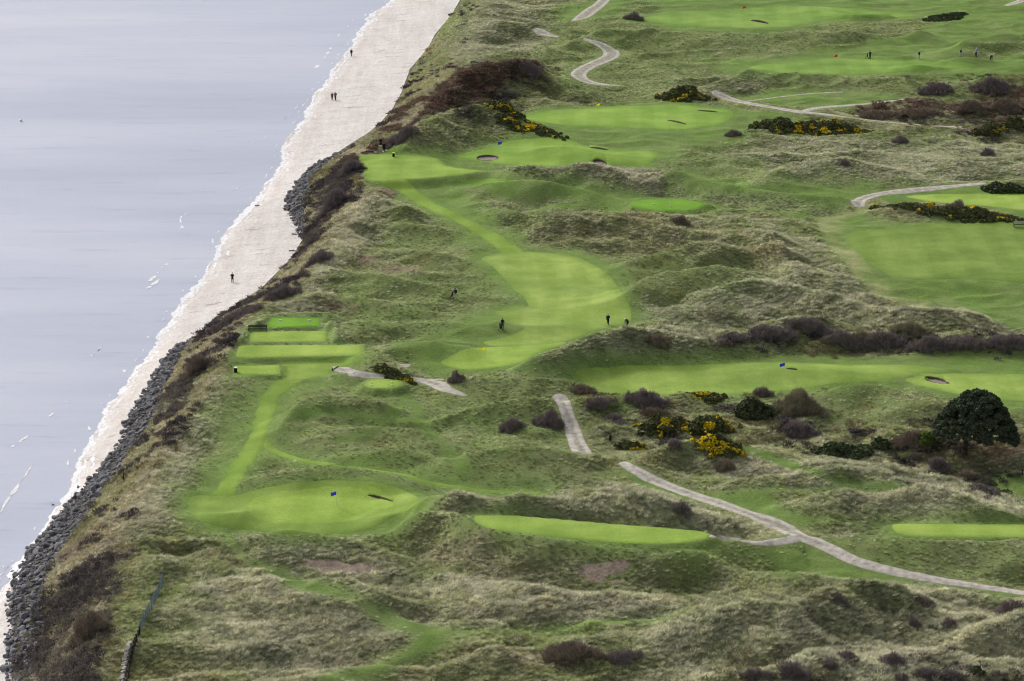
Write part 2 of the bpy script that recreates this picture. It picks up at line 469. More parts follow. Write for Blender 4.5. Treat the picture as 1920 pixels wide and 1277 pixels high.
MOWN = []
MOWN.append(add_poly("fairway", "bright green fairway curving like a kidney between the dunes in the middle of the links", "fairway", F1, "fairway_bright"))
MOWN.append(add_poly("putting_green", "pale green putting surface with the yellow flag below the curved fairway", "green", G1, "green", lift=.05))
MOWN.append(add_poly("fairway", "long mown apron around the blue flag on the right half of the links", "fairway", F2, "fairway2"))
MOWN.append(add_poly("fairway", "mown apron between the widest stepped tee and the top of the grass walk", "fairway", [(535, 676), (610, 673), (683, 670), (655, 686), (625, 697), (610, 706), (575, 712), (530, 714), (530, 700), (528, 688)], "fairway"))
MOWN.append(add_poly("fairway", "mown patch behind the big pine crown at the right edge", "fairway", F2B, "fairway2"))
MOWN.append(add_poly("fairway", "mown fringe round the nearest green beside the sea bank", "fairway", G2A, "fairway"))
MOWN.append(add_poly("putting_green", "nearest putting green with a blue flag, above the grassy hollow", "green", G2, "green", lift=.05))
MOWN.append(add_poly("fairway", "wide flat fairway at the right edge below the curving gravel path", "fairway", F3, "fairway_wide"))
MOWN.append(add_poly("putting_green", "rolling putting green with a blue flag right of the clifftop tee", "green", G4, "green2"))
MOWN.append(add_poly("putting_green", "putting green with a yellow flag beyond the flowering gorse", "green", G5, "green2"))
MOWN.append(add_poly("putting_green", "farthest putting green with a red flag at the top of the view", "green", G6, "green3"))
MOWN.append(add_poly("putting_green", "far putting green with a red flag where golfers stand", "green", G7, "green3"))
MOWN.append(add_poly("tee_ground", "small farthest tee of the four stepped tees, with white markers", "tee", T1, "tee_dark", LAND + 1.0, False, .15))
MOWN.append(add_poly("tee_ground", "second of the four stepped tees, yellow green rectangle", "tee", T2, "tee", LAND + .8, False, .15))
MOWN.append(add_poly("tee_ground", "widest of the four stepped tees, long yellow green strip", "tee", T3, "tee", LAND + .7, False, .15))
MOWN.append(add_poly("tee_ground", "nearest of the four stepped tees, with a small box at its left end", "tee", T4, "tee", LAND + .5, False, .15))
MOWN.append(add_poly("tee_ground", "long curved tee on the high dune shelf in the foreground", "tee", T5, "green", LAND + 3.7))
MOWN.append(add_poly("tee_ground", "rectangular tee at the right edge beside the gravel path", "tee", T6, "tee", LAND + .8))
MOWN.append(add_poly("tee_ground", "little oval tee with four white markers below the stepped tees", "tee", T7, "tee", LAND + 1.0))
MOWN.append(add_poly("tee_ground", "tee on the clifftop where two dark clothed golfers stand", "tee", T8, "green", LAND + 1.2))
MOWN.append(add_poly("tee_ground", "narrow pale tee strip right below the clifftop tee", "tee", T9, "green2"))
MOWN.append(add_poly("tee_ground", "flat tee with tiny white markers between the rough dunes", "tee", T10, "tee_dark", LAND + .8))
MOWN.append(add_poly("tee_ground", "mown tee beyond the low dark hedge at the right edge", "tee", T11, "tee"))
WALK = [add_line("grass_walk", "mown grass walk running down from the stepped tees to the nearest green", "grass walk", W1, "walk", 1.6),
        add_line("grass_walk", "narrow mown grass walk branching right below the hummocks", "grass walk", W1B, "walk", 0.5),
        add_line("grass_walk", "straight mown grass walk from the clifftop tee to the curved fairway", "grass walk", W2, "walk", 0.5)]
SHEETS[-2] = SHEETS[-2][:5] + (.045,)
PATHS = [
    ([(1140, -8), (1125, 8), (1108, 20), (1092, 32), (1076, 38)], [1.3, 1.4, 1.6, 1.5, .6], "gravel path leaving the top of the view"),
    ([(1006, 56), (1014, 60), (1030, 66), (1046, 69)], [.8, 1.2, .8, .4], "short bend of gravel path showing between far dunes"),
    ([(1098, 74), (1122, 82), (1142, 94), (1146, 104), (1128, 114), (1105, 124), (1086, 136), (1088, 146), (1104, 154), (1136, 159), (1160, 160)],
     [.6, 1.2, 1.6, 1.7, 1.7, 1.6, 1.6, 1.5, 1.2, .6, .3], "hooked gravel path winding through the far dunes"),
    ([(1342, 174), (1370, 186), (1400, 193), (1450, 202), (1500, 210), (1530, 213), (1560, 216)], [.9, 1.1, .9, .9, 1.0, .8, .5], "gravel path running down past the wide gorse bank"),
    ([(1508, 209), (1525, 204), (1545, 201), (1600, 197), (1650, 192), (1695, 186)], [.8, .8, .7, .6, .5, .4], "thin gravel path forking right above the wide gorse bank"),
    ([(1402, 190), (1460, 182), (1530, 175), (1600, 172)], [.3, .3, .3, .2], "faint grassy trace above the path fork"),
    ([(1560, 216), (1620, 224), (1700, 232), (1785, 238)], [.4, .35, .35, .4], "faint trodden trace right of the wide gorse bank"),
    ([(1842, 344), (1780, 350), (1720, 355), (1665, 361), (1632, 368), (1613, 376), (1608, 384)], [.8, 1.0, 1.1, 1.1, 1.2, 1.5, 1.3], "pale gravel path curling round to the hedge at the right"),
    ([(1050, 746), (1060, 766), (1070, 795), (1078, 820), (1086, 838), (1094, 852)], [1.2, 1.25, 1.25, 1.3, 1.4, 1.5], "straight worn track climbing beside the purple bush"),
    ([(1168, 868), (1192, 882), (1225, 900), (1290, 925), (1360, 948), (1420, 970), (1460, 986), (1492, 1001), (1540, 1021), (1600, 1050), (1660, 1068), (1750, 1086), (1840, 1100), (1960, 1118)],
     [.7, 1.0, 1.2, 1.2, 1.3, 1.4, 1.5, 1.5, 1.1, 1.0, .9, .9, .8, .8], "main gravel track sweeping down to the lower right edge"),
    ([(1500, 1003), (1485, 1011), (1455, 1016), (1420, 1016), (1370, 1011), (1330, 1006)], [1.1, .9, .8, .7, .6, .35], "spur of gravel path leading to the foreground tee"),
    ([(626, 690), (640, 694), (655, 698), (690, 704), (740, 708), (780, 712)], [1.0, 1.6, 1.0, .7, .6, .7], "sandy path curling below the stepped tees"),
    ([(775, 711), (800, 715), (818, 720), (840, 731), (872, 741)], [.6, 1.2, 1.3, .9, .4], "grey gravel path right of the little oval tee"),
    ([(800, 714), (820, 712), (834, 711)], [.6, .5, .3], "stub of gravel path beside the round dark shrub"),
    ([(748, 683), (758, 686), (764, 684)], [.7, .9, .5], "patch of sandy path behind the gorse mound"),
    ([(1786, 238), (1806, 240), (1820, 246), (1826, 254)], [.6, 1.2, 1.5, 1.0], "bare earth end of a trace among brown scrub"),
    ([(1888, 10), (1905, 5), (1930, -4)], [.7, 1.0, 1.1], "piece of gravel path in the top right corner"),
]
PD = []
for pts, hw, lab in PATHS:
    PD.append(add_line("path", lab, "path", (pts, hw), "path", 0.5, .05))
SOIL = []
for pts, lab in [([(568, 1054), (600, 1048), (650, 1052), (715, 1062), (724, 1070), (680, 1074), (620, 1070), (580, 1062)], "bare sandy scrape on the foreground dune"),
                 ([(1082, 1078), (1090, 1064), (1120, 1058), (1160, 1052), (1185, 1056), (1170, 1066), (1145, 1080), (1130, 1092), (1105, 1090)], "bare sandy scrape in the hollow below the dune face"),
                 ([(1136, 1090), (1160, 1086), (1178, 1090), (1150, 1096)], "small sand patch beside the hollow")]:
    wx, wy = poly_world(pts)
    D = grid_sdf(wx, wy) + 0.6 * fbm(GX, GY, 2.0, 3, 91)
    SOIL.append(D)
    SHEETS.append(("sand_scrape", lab, "sand patch", D, "soil", .03))

# bunkers: photo centre, half width px, half height px, tilt px
BUNK = [(914, 297, 20, 5, 0, "oval sand bunker left of the rolling green with the blue flag"),
        (1125, 306, 13, 3.5, 2, "small sand bunker at the front of the rolling green"),
        (1757, 714, 21, 5, 5, "dark oval bunker above the big pine")]
BZ = np.zeros((NY, NX))
BD, BFN = [], []
for u, v, rx, ry, tilt, lab in BUNK:
    x, y = march(H0, [u], [v])
    s = px_per_m(v)
    ax = rx / s
    dep = math.atan2(-(ray(u, v)[2]), ray(u, v)[1])
    ay = max(ry / s / math.sin(dep) * 0.8, 0.8)
    sh = -(tilt / s / math.sin(dep)) / ax * 0.8
    fq = lambda X, Y, x=x[0], y=y[0], ax=ax, ay=ay, sh=sh: np.hypot((X - x) / ax, (Y - y - sh * (X - x)) / ay)
    q = fq(GX, GY)
    BZ -= sstep(1.15, 0.60, q) * 0.30
    BD.append(np.maximum((1.02 - q) * min(ax, ay), -6))
    BFN.append((fq, x[0], y[0], max(ax, ay) * 1.3, min(ax, ay), lab))
# low bunkers seen edge on: photo ends of the face, its height in metres
FACES = [((689, 929), (737, 941), .38, "long dark bunker face right of the flag on the nearest green"), ((1474, 692), (1495, 694), .24, "dark bunker face right of the blue flag on the right half"),
         ((1106, 277), (1140, 282), .38, "bunker face behind the rolling green"), ((1251, 226), (1287, 234), .38, "bunker face at the right of the green beyond the gorse"),
         ((1307, 208), (1346, 211), .30, "thin bunker face at the far right of the green beyond the gorse"), ((1407, 39), (1441, 45), .6, "bunker face on the farthest green at the top"),
        ]

# ------------------------------------------------------------------ vegetation zones on the unmown ground (photo outlines, blend width m)
ZONES = {
 "semi": [
  ([(1075, 692), (1200, 676), (1400, 664), (1550, 660), (1700, 662), (1960, 664), (1960, 775), (1820, 775), (1740, 735), (1560, 722), (1480, 735), (1300, 745), (1100, 740)], 2.5),
  ([(720, 640), (800, 628), (900, 585), (960, 560), (880, 480), (980, 462), (1060, 466), (1130, 482), (1190, 545), (1210, 600), (1150, 620), (1060, 650), (990, 690), (900, 702), (800, 700), (760, 685), (715, 665)], 2.5),
  ([(640, 650), (690, 650), (640, 705), (560, 720), (520, 715), (530, 690), (440, 680), (435, 650)], 1.5),
  ([(480, 725), (560, 705), (660, 706), (680, 705), (690, 730), (560, 735), (520, 775), (505, 830), (480, 885), (440, 930), (400, 930), (440, 850), (470, 790)], 2),
  ([(330, 925), (400, 920), (500, 905), (600, 888), (720, 890), (800, 915), (880, 925), (1010, 920), (1000, 930), (920, 935), (830, 930), (800, 955), (730, 1000), (640, 1010), (480, 1000), (380, 990), (330, 960)], 2.5),
  ([(410, 1000), (440, 1000), (480, 1050), (560, 1085), (660, 1115), (750, 1150), (800, 1165), (900, 1185), (1000, 1178), (1150, 1162), (1270, 1156), (1270, 1162), (1120, 1175), (980, 1192), (860, 1205), (760, 1235), (640, 1262), (590, 1262), (720, 1225), (780, 1195), (700, 1165), (560, 1110), (460, 1060)], 1.8),
  ([(1260, 1012), (1340, 1012), (1480, 1022), (1520, 1018), (1600, 1056), (1750, 1092), (1900, 1120), (1900, 1130), (1700, 1096), (1560, 1092), (1460, 1072), (1360, 1040)], 2),
  ([(1180, 880), (1290, 918), (1380, 922), (1560, 915), (1740, 916), (1740, 922), (1560, 925), (1440, 932), (1540, 975), (1660, 984), (1660, 996), (1560, 990), (1480, 985), (1400, 955), (1270, 935), (1190, 900)], 1.5),
  ([(1400, 842), (1480, 868), (1560, 895), (1640, 912), (1600, 915), (1520, 900), (1440, 872), (1390, 850)], 1.2),
  ([(1830, 890), (1880, 875), (1960, 875), (1960, 915), (1860, 912)], 1.5),
  ([(1530, 400), (1600, 395), (1700, 420), (1960, 415), (1960, 610), (1820, 590), (1700, 572), (1640, 540), (1580, 480), (1540, 430)], 2.5),
  ([(640, 290), (700, 278), (860, 285), (940, 312), (1060, 335), (1180, 355), (1300, 366), (1420, 385), (1550, 400), (1560, 412), (1420, 400), (1330, 395), (1180, 396), (1060, 380), (940, 380), (880, 358), (940, 430), (1000, 462), (900, 470), (840, 425), (740, 350), (660, 345)], 2),
  ([(1280, 360), (1420, 372), (1550, 400), (1600, 392), (1640, 350), (1540, 345), (1460, 342), (1280, 318), (1230, 290), (1000, 250), (960, 215), (1060, 195), (1250, 186), (1400, 205), (1500, 222), (1420, 250), (1330, 270), (1260, 290)], 3),
  ([(1640, 362), (1700, 356), (1840, 350), (1960, 360), (1960, 420), (1860, 400), (1740, 380), (1660, 376)], 1.5),
  ([(1180, 40), (1240, 10), (1060, -30), (1960, -30), (1960, 60), (1800, 100), (1960, 105), (1960, 140), (1700, 142), (1420, 142), (1330, 115), (1500, 100), (1640, 85), (1780, 35), (1600, 42), (1480, 60), (1300, 62)], 3),
  ([(1380, 180), (1480, 170), (1640, 172), (1700, 186), (1560, 205), (1440, 196)], 2),
  ([(1050, 20), (1100, 5), (1180, 0), (1130, 30), (1060, 40)], 2),
  ([(1310, 815), (1360, 825), (1390, 845), (1330, 840), (1280, 832)], 1.0),
 ],
 "short": [
  ([(620, 520), (690, 450), (740, 400), (860, 450), (930, 520), (960, 570), (920, 600), (820, 640), (720, 640), (640, 610), (610, 565)], 4),
  ([(500, 740), (600, 732), (800, 745), (950, 745), (1040, 760), (1090, 850), (1150, 872), (1160, 900), (1000, 915), (800, 895), (560, 860), (510, 820)], 3),
  ([(1080, 480), (1240, 470), (1420, 490), (1640, 560), (1500, 560), (1300, 600), (1230, 620), (1180, 560)], 4),
  ([(360, 760), (440, 730), (480, 740), (450, 860), (400, 930), (310, 920), (330, 830)], 3),
  ([(1000, 260), (1250, 240), (1500, 255), (1920, 280), (1920, 340), (1600, 370), (1300, 330), (1200, 300)], 6),
  ([(900, 20), (1920, -30), (1920, 180), (1400, 180), (1200, 180), (1000, 160), (900, 110)], 6),
  ([(1100, 690), (1080, 730), (900, 735), (860, 715), (960, 700)], 2),
  ([(1490, 740), (1570, 720), (1720, 738), (1780, 770), (1700, 800), (1540, 800)], 3),
  ([(1540, 1010), (1960, 1015), (1960, 1110), (1700, 1075), (1560, 1030)], 3),
 ],
 "straw": [
  ([(1200, 580), (1350, 540), (1450, 500), (1420, 430), (1520, 480), (1580, 530), (1720, 570), (1850, 590), (1960, 620), (1800, 625), (1580, 610), (1400, 610), (1280, 650)], 4),
  ([(880, 330), (1000, 310), (1200, 315), (1400, 340), (1600, 375), (1530, 395), (1300, 365), (1100, 345)], 2.5),
  ([(820, 930), (1000, 922), (1190, 915), (1300, 960), (1480, 1000), (1340, 1000), (1200, 985), (1000, 965), (860, 965)], 2),
  ([(470, 1005), (560, 990), (640, 1010), (720, 1060), (820, 1090), (980, 1110), (800, 1130), (620, 1090), (500, 1050)], 3),
  ([(380, 1110), (500, 1085), (640, 1100), (740, 1150), (780, 1190), (650, 1240), (420, 1240), (330, 1180)], 3),
  ([(1320, 860), (1500, 880), (1640, 850), (1760, 870), (1900, 920), (1960, 975), (1700, 975), (1460, 960), (1560, 930), (1400, 905)], 3),
  ([(880, 20), (1020, 0), (1010, 90), (900, 115), (860, 110)], 4),
  ([(1320, 150), (1400, 130), (1470, 145), (1440, 165), (1340, 180)], 2),
  ([(945, 702), (1010, 670), (1060, 652), (1170, 618), (1260, 632), (1350, 655), (1220, 668), (1080, 688)], 1.5),
  ([(1390, 270), (1600, 262), (1960, 285), (1960, 330), (1640, 345), (1450, 320)], 4),
  ([(640, 720), (600, 500), (640, 400), (740, 385), (650, 480), (560, 560), (450, 620), (400, 720), (330, 840), (260, 950), (240, 1010), (330, 950), (390, 800), (440, 660)], 2),
  ([(1180, 1170), (1330, 1150), (1480, 1130), (1700, 1100), (1960, 1130), (1960, 1290), (1250, 1290)], 4),
  ([(800, 1170), (1000, 1110), (1220, 1130), (1260, 1155), (1000, 1175)], 3),
 ],
 "brown": [
  ([(640, 320), (655, 290), (720, 242), (760, 202), (830, 158), (900, 122), (975, 117), (1020, 130), (960, 160), (900, 182), (840, 200), (790, 226), (740, 252), (718, 278), (680, 292)], 1.5),
  ([(1610, 204), (1720, 185), (1800, 190), (1960, 160), (1960, 240), (1820, 222), (1700, 220)], 2.5),
 ],
 "bankdark": [
  ([(95, 1110), (190, 1045), (236, 1048), (215, 1095), (185, 1170), (155, 1290), (60, 1290)], 2.5),
  ([(296, 780), (340, 705), (395, 650), (365, 715), (330, 780)], 1.5),
  ([(395, 612), (450, 572), (500, 540), (560, 490), (600, 440), (640, 390), (660, 340), (672, 300), (640, 300), (610, 360), (580, 440), (545, 500), (480, 556)], 1.5),
 ],
 "scrub": [
  ([(1090, 740), (1180, 738), (1300, 745), (1480, 740), (1550, 780), (1540, 815), (1400, 835), (1250, 830), (1150, 800)], 4),
  ([(1440, 850), (1520, 815), (1660, 800), (1760, 810), (1900, 860), (1880, 920), (1780, 900), (1640, 862)], 4),
  ([(1480, 610), (1620, 618), (1800, 630), (1960, 632), (1960, 662), (1700, 664), (1540, 662), (1340, 655), (1400, 625)], 2),
  ([(1700, 210), (1840, 218), (1960, 225), (1960, 265), (1820, 258), (1700, 235)], 3), ([(1700, 150), (1960, 140), (1960, 180), (1800, 178)], 2.5),
  ([(1420, 1250), (1560, 1225), (1860, 1245), (1860, 1290), (1400, 1290)], 3), ([(840, 200), (1000, 125), (1060, 150), (980, 180), (900, 215)], 2.5),
 ],
 "heather": [
  ([(660, 480), (760, 500), (790, 518), (680, 505)], 1.5), ([(530, 566), (600, 552), (650, 572), (560, 582)], 1.5), ([(640, 575), (670, 570), (650, 585)], 1.0),
  ([(1740, 842), (1820, 826), (1960, 836), (1960, 872), (1780, 870)], 2), ([(640, 372), (690, 352), (740, 360), (690, 380)], 1.5),
  ([(900, 1000), (870, 1030), (930, 1085), (840, 1090)], 2), ([(380, 1030), (430, 1040), (460, 1060), (400, 1050)], 1.5), ([(950, 1230), (1060, 1240), (1000, 1260)], 2),
 ],
}
zone = {}
n_soft = fbm(GX, GY, 2.5, 2, 47)
for k, lst in ZONES.items():
    A = np.zeros((NY, NX))
    for pts, soft in lst:
        wx, wy = poly_world(pts, n=4)
        D = grid_sdf(wx, wy, soft + 3) + fbm(GX, GY, 7.0, 3, 41) * soft * 0.8
        A = np.maximum(A, sstep(-soft, soft, D))
    zone[k] = A

mown = np.zeros((NY, NX))
near_mown = np.zeros((NY, NX))
for D in MOWN + WALK:
    mown = np.maximum(mown, sstep(-0.15, 0.15, D))
    near_mown = np.maximum(near_mown, sstep(-5.8, 0.0, D))
pathm = np.zeros((NY, NX))
pathn = np.zeros((NY, NX))
for D in PD + SOIL:
    pathm = np.maximum(pathm, sstep(-0.2, 0.2, D))
    pathn = np.maximum(pathn, sstep(-4.5, 0.0, D))
bunk = np.zeros((NY, NX))
for D in BD:
    bunk = np.maximum(bunk, sstep(-.6, 0.0, D))
lines = np.zeros((NY, NX))
for pts, hw in (([(700, 736), (765, 748), (790, 790), (835, 845), (868, 880)], .9), ([(528, 775), (600, 775), (690, 778), (780, 782)], .8), ([(770, 742), (720, 790), (640, 830)], .8),
                ([(640, 708), (600, 730), (540, 745)], 1.0), ([(920, 330), (1000, 352), (1150, 362), (1300, 372)], 1.2), ([(860, 360), (930, 390), (1080, 386), (1180, 384)], 1.0),
                ([(1640, 85), (1760, 60), (1900, 20)], 2.0), ([(1590, 100), (1680, 75), (1760, 50)], 1.5), ([(760, 690), (830, 705), (960, 694), (1060, 690)], .8)):
    wx, wy, hw_ = line_world(pts, [hw] * len(pts))
    lines = np.maximum(lines, sstep(-1.0, .6, line_sdf(wx, wy, hw_) + .3 * n_soft))
trace = np.zeros((NY, NX))
for pts, hw in (([(1552, 408), (1556, 440), (1590, 482), (1640, 540), (1672, 560), (1760, 575)], 2.4), ([(1556, 405), (1640, 392)], 1.2)):
    wx, wy, hw_ = line_world(pts, [hw] * len(pts))
    trace = np.maximum(trace, sstep(-1.2, 1.2, line_sdf(wx, wy, hw_)))
semi = np.maximum(np.maximum(zone["semi"], near_mown * 0.85), np.maximum(lines * .9, trace))
rough = (1 - mown) * (1 - pathm) * (1 - bunk) * (1 - 0.93 * semi)
rough *= (0.64 + 0.36 * np.clip(zone["straw"] + 0.6 * fbm(GX, GY, 14.0, 2, 45), 0, 1)) * (1 - 0.55 * zone["short"] * (1 - .6 * zone["straw"]))
rough *= 1 - sstep(-1.2, 0.4, np.max(PD, axis=0))

# hummocks of the unmown ground
amp = inland * (1 - pathn) * (1 - near_mown)
hum = 1 - np.abs(fbm(GX * 0.5, GY, 13.0, 2, 11)) * 2.0
hum2 = 1 - np.abs(fbm(GX * 0.6, GY, 5.5, 2, 12)) * 2.0
hum, hum2 = hum - np.median(hum), hum2 - np.median(hum2)
H = H0 + amp * (1 - .4 * semi) * (1 - .3 * zone['short']) * (1.7 * hum + 0.75 * hum2 + 0.12 * fbm(GX, GY, 1.8, 2, 13) * (1 - semi))
tee_m = np.zeros((NY, NX))
for D in MOWN[12:19]:
    tee_m = np.maximum(tee_m, sstep(-1.0, 0.0, D))
H += inland * (0.42 * fbm(GX * .6, GY, 13.0, 2, 14) + .12 * fbm(GX * .7, GY, 5.5, 2, 17)) * near_mown * (1 - bunk) * (1 - tee_m)
sc = sstep(-0.3, 1.5, GX - cr) * (1 - inland)
H += sc * (0.55 * fbm(GX, GY, 6.0, 4, 15))
H += BZ
beach_m = (GX < cs) & (GX > cw - 8)
H += np.where(beach_m, 0.05 * fbm(GX, GY * .5, 3.0, 3, 16), 0)

# ground colours by vegetation type
def mixc(A, c, k):
    return A * (1 - k[..., None]) + np.array(c) * k[..., None]

n1 = fbm(GX, GY, 16.0, 4, 21)
n2 = fbm(GX, GY, 4.0, 4, 22)
n3 = fbm(GX * .6, GY, 1.2, 2, 23)
C = np.zeros((NY, NX, 3)) + np.array((0.118, 0.138, 0.055))
C = mixc(C, (0.195, 0.185, 0.11), np.clip(0.5 + 1.3 * n1 + 0.8 * n2, 0, 1) * 0.55)
C = mixc(C, (0.27, 0.265, 0.17), zone["straw"] * np.clip(0.55 + 1.2 * n2, 0.1, 1))
C = mixc(C, (0.112, 0.152, 0.05), zone["short"] * np.clip(0.62 + 0.9 * n2, 0, 1))
C = mixc(C, (0.155, 0.12, 0.055), np.clip(n2 * 2.2 - 0.55 + n1, 0, 1) * 0.4 * (1 - semi))
C = mixc(C, (0.096, 0.155, 0.035), np.clip(semi * (0.85 + 0.35 * n2), 0, 1))
um_ = np.full((NY, NX), -6.0)
for D in MOWN + WALK:
    um_ = np.maximum(um_, D)
C = mixc(C, (0.130, 0.200, 0.042), sstep(-1.8, .2, um_ + .5 * n_soft) * .12)
C = mixc(C, (0.20, 0.215, 0.095), trace * np.clip(.7 + n2, 0, 1))
C = mixc(C, (0.15, 0.105, 0.085), zone["heather"] * np.clip(.45 + n2 * 1.3, 0, .8))
C = mixc(C, (0.085, 0.055, 0.042), zone["brown"] * np.clip(0.8 + n2, 0, 1))
scol = np.zeros_like(C) + np.array((0.165, 0.145, 0.085))
scol = mixc(scol, (0.10, 0.08, 0.066), np.clip(1.2 * n2 + .1 + .8 * zone['bankdark'], 0, 1))
scol = mixc(scol, (0.13, 0.135, 0.05), np.clip(-0.1 + 1.6 * n1, 0, 1))
k = (1 - sstep(-1.0, 3.0, GX - cc + 2.0 * n2)) * (1 - sstep(575, 630, GY))
C = C * (1 - k[..., None]) + scol * k[..., None]
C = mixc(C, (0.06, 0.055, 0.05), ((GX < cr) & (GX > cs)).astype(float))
C = mixc(C, (0.40, 0.36, 0.32), (GX < cs).astype(float))
C *= 1.44 * (1 + 0.22 * n3)[..., None]

# ------------------------------------------------------------------ materials
MATS = {}
def new_mat(name):
    m = bpy.data.materials.new(name)
    m.use_nodes = True
    nt = m.node_tree
    b = nt.nodes["Principled BSDF"]
    b.inputs["Roughness"].default_value = 0.95
    b.inputs["Specular IOR Level"].default_value = 0.1
    MATS[name] = m
    return m, nt, b

def noise_node(nt, scale, detail=4.0, stretch=(1, 1, 1), rough=0.6):
    g = nt.nodes.new("ShaderNodeNewGeometry")
    mp = nt.nodes.new("ShaderNodeMapping")
    mp.inputs["Scale"].default_value = stretch
    nz = nt.nodes.new("ShaderNodeTexNoise")
    nz.inputs["Scale"].default_value = scale
    nz.inputs["Detail"].default_value = detail
    nz.inputs["Roughness"].default_value = rough
    nt.links.new(g.outputs["Position"], mp.inputs["Vector"])
    nt.links.new(mp.outputs[0], nz.inputs["Vector"])
    return nz

def ramp(nt, src, stops):
    r = nt.nodes.new("ShaderNodeValToRGB")
    e = r.color_ramp.elements
    e[0].position, e[0].color = stops[0][0], (*stops[0][1], 1)
    e[1].position, e[1].color = stops[-1][0], (*stops[-1][1], 1)
    for p, c in stops[1:-1]:
        q = e.new(p)
        q.color = (*c, 1)
    nt.links.new(src, r.inputs[0])
    return r

def mul(nt, a, b, fac=1.0):
    m = nt.nodes.new("ShaderNodeMix")
    m.data_type = 'RGBA'
    m.blend_type = 'MULTIPLY'
    m.inputs[0].default_value = fac
    nt.links.new(a, m.inputs[6])
    nt.links.new(b, m.inputs[7])
    return m.outputs[2]

def mixn(nt, fac, a, b):
    m = nt.nodes.new("ShaderNodeMix")
    m.data_type = 'RGBA'
    if isinstance(fac, float):
        m.inputs[0].default_value = fac
    else:
        nt.links.new(fac, m.inputs[0])
    for i, v in ((6, a), (7, b)):
        if isinstance(v, tuple):
            m.inputs[i].default_value = (*v, 1)
        else:
            nt.links.new(v, m.inputs[i])
    return m.outputs[2]

def bump(nt, b, src, strength, dist):
    bp = nt.nodes.new("ShaderNodeBump")
    bp.inputs["Strength"].default_value = strength
    bp.inputs["Distance"].default_value = dist
    nt.links.new(src, bp.inputs["Height"])
    nt.links.new(bp.outputs[0], b.inputs["Normal"])

def two_tone(name, c1, c2, scale, grain=3.0, lo=.75, hi=1.25, stretch=(1, 1, 1), rough=.95, bd=0.0, spec=.1):
    m, nt, b = new_mat(name)
    n = noise_node(nt, scale, 4, stretch)
    r = ramp(nt, n.outputs[0], [(.35, c1), (.65, c2)])
    g = noise_node(nt, grain, 3, stretch, .7)
    gr = ramp(nt, g.outputs[0], [(.3, (lo,) * 3), (.7, (hi,) * 3)])
    nt.links.new(mul(nt, r.outputs[0], gr.outputs[0]), b.inputs["Base Color"])
    b.inputs["Roughness"].default_value = rough
    b.inputs["Specular IOR Level"].default_value = spec
    if bd:
        bump(nt, b, g.outputs[0], 1.0, bd)
    return m

# the rough ground: colour of its plants from the mesh, grain from noise
m, nt, b = new_mat("ground")
at = nt.nodes.new("ShaderNodeAttribute")
at.attribute_name = "plant_colour"
g1 = noise_node(nt, 4.0, 5, (0.6, 1.0, 1.0), .85)
r1 = ramp(nt, g1.outputs[0], [(.30, (.64, .64, .64)), (.5, (1, 1, 1)), (.70, (1.5, 1.46, 1.42))])
nt.links.new(mul(nt, at.outputs["Color"], r1.outputs[0]), b.inputs["Base Color"])
bump(nt, b, g1.outputs[0], 0.8, .22)

def turf(name, c1, c2, lo=.74, hi=1.26, soft=.3):
    m, nt, b = new_mat(name)
    n = noise_node(nt, .16, 4, (1, 1, 1))
    r = ramp(nt, n.outputs[0], [(.33, c1), (.67, c2)])
    g = noise_node(nt, 5.0, 4, (.7, 1, 1), .85)
    gr = ramp(nt, g.outputs[0], [(.3, (lo,) * 3), (.7, (hi,) * 3)])
    at = nt.nodes.new("ShaderNodeAttribute")
    at.attribute_name = "edge"
    er = ramp(nt, at.outputs["Fac"], [(0.0, (.80, .85, .78)), (soft, (1, 1, 1))])
    big = noise_node(nt, .085, 5, (.8, 1.5, 1), .65)
    br = ramp(nt, big.outputs[0], [(.32, (.72, .76, .76)), (.62, (1.08, 1.04, 1.08))])
    mow = nt.nodes.new("ShaderNodeTexWave")
    mow.inputs["Scale"].default_value = .055
    mow.inputs["Distortion"].default_value = 2.5
    mow.inputs["Detail"].default_value = 1.0
    mow.inputs["Detail Scale"].default_value = .6
    gm = nt.nodes.new("ShaderNodeNewGeometry")
    nt.links.new(gm.outputs["Position"], mow.inputs["Vector"])
    mr = ramp(nt, mow.outputs["Fac"], [(.3, (.94, .955, .92)), (.7, (1.03, 1.025, 1.05))])
    r = type("o", (), {"outputs": [mul(nt, r.outputs[0], mr.outputs[0])]})
    col = mul(nt, mul(nt, mul(nt, r.outputs[0], gr.outputs[0]), er.outputs[0]), br.outputs[0])
    nt.links.new(col, b.inputs["Base Color"])
    bump(nt, b, g.outputs[0], .5, .03)
turf("green", (.215, .335, .055), (.275, .39, .075))
turf("green2", (.185, .315, .05), (.235, .36, .066), soft=.7)
turf("green3", (.17, .29, .055), (.225, .345, .07), soft=.8)
turf("fairway", (.175, .27, .048), (.245, .345, .075), soft=.45)
turf("fairway_wide", (.15, .235, .045), (.205, .295, .065), soft=.95)
turf("walk", (.165, .27, .04), (.225, .33, .06), soft=.26)
turf("fairway_bright", (.20, .30, .055), (.28, .375, .09), soft=.6)
turf("fairway2", (.21, .315, .06), (.28, .385, .085), soft=.5)
turf("tee", (.245, .365, .06), (.30, .41, .085))
turf("tee_dark", (.15, .32, .03), (.19, .36, .04))

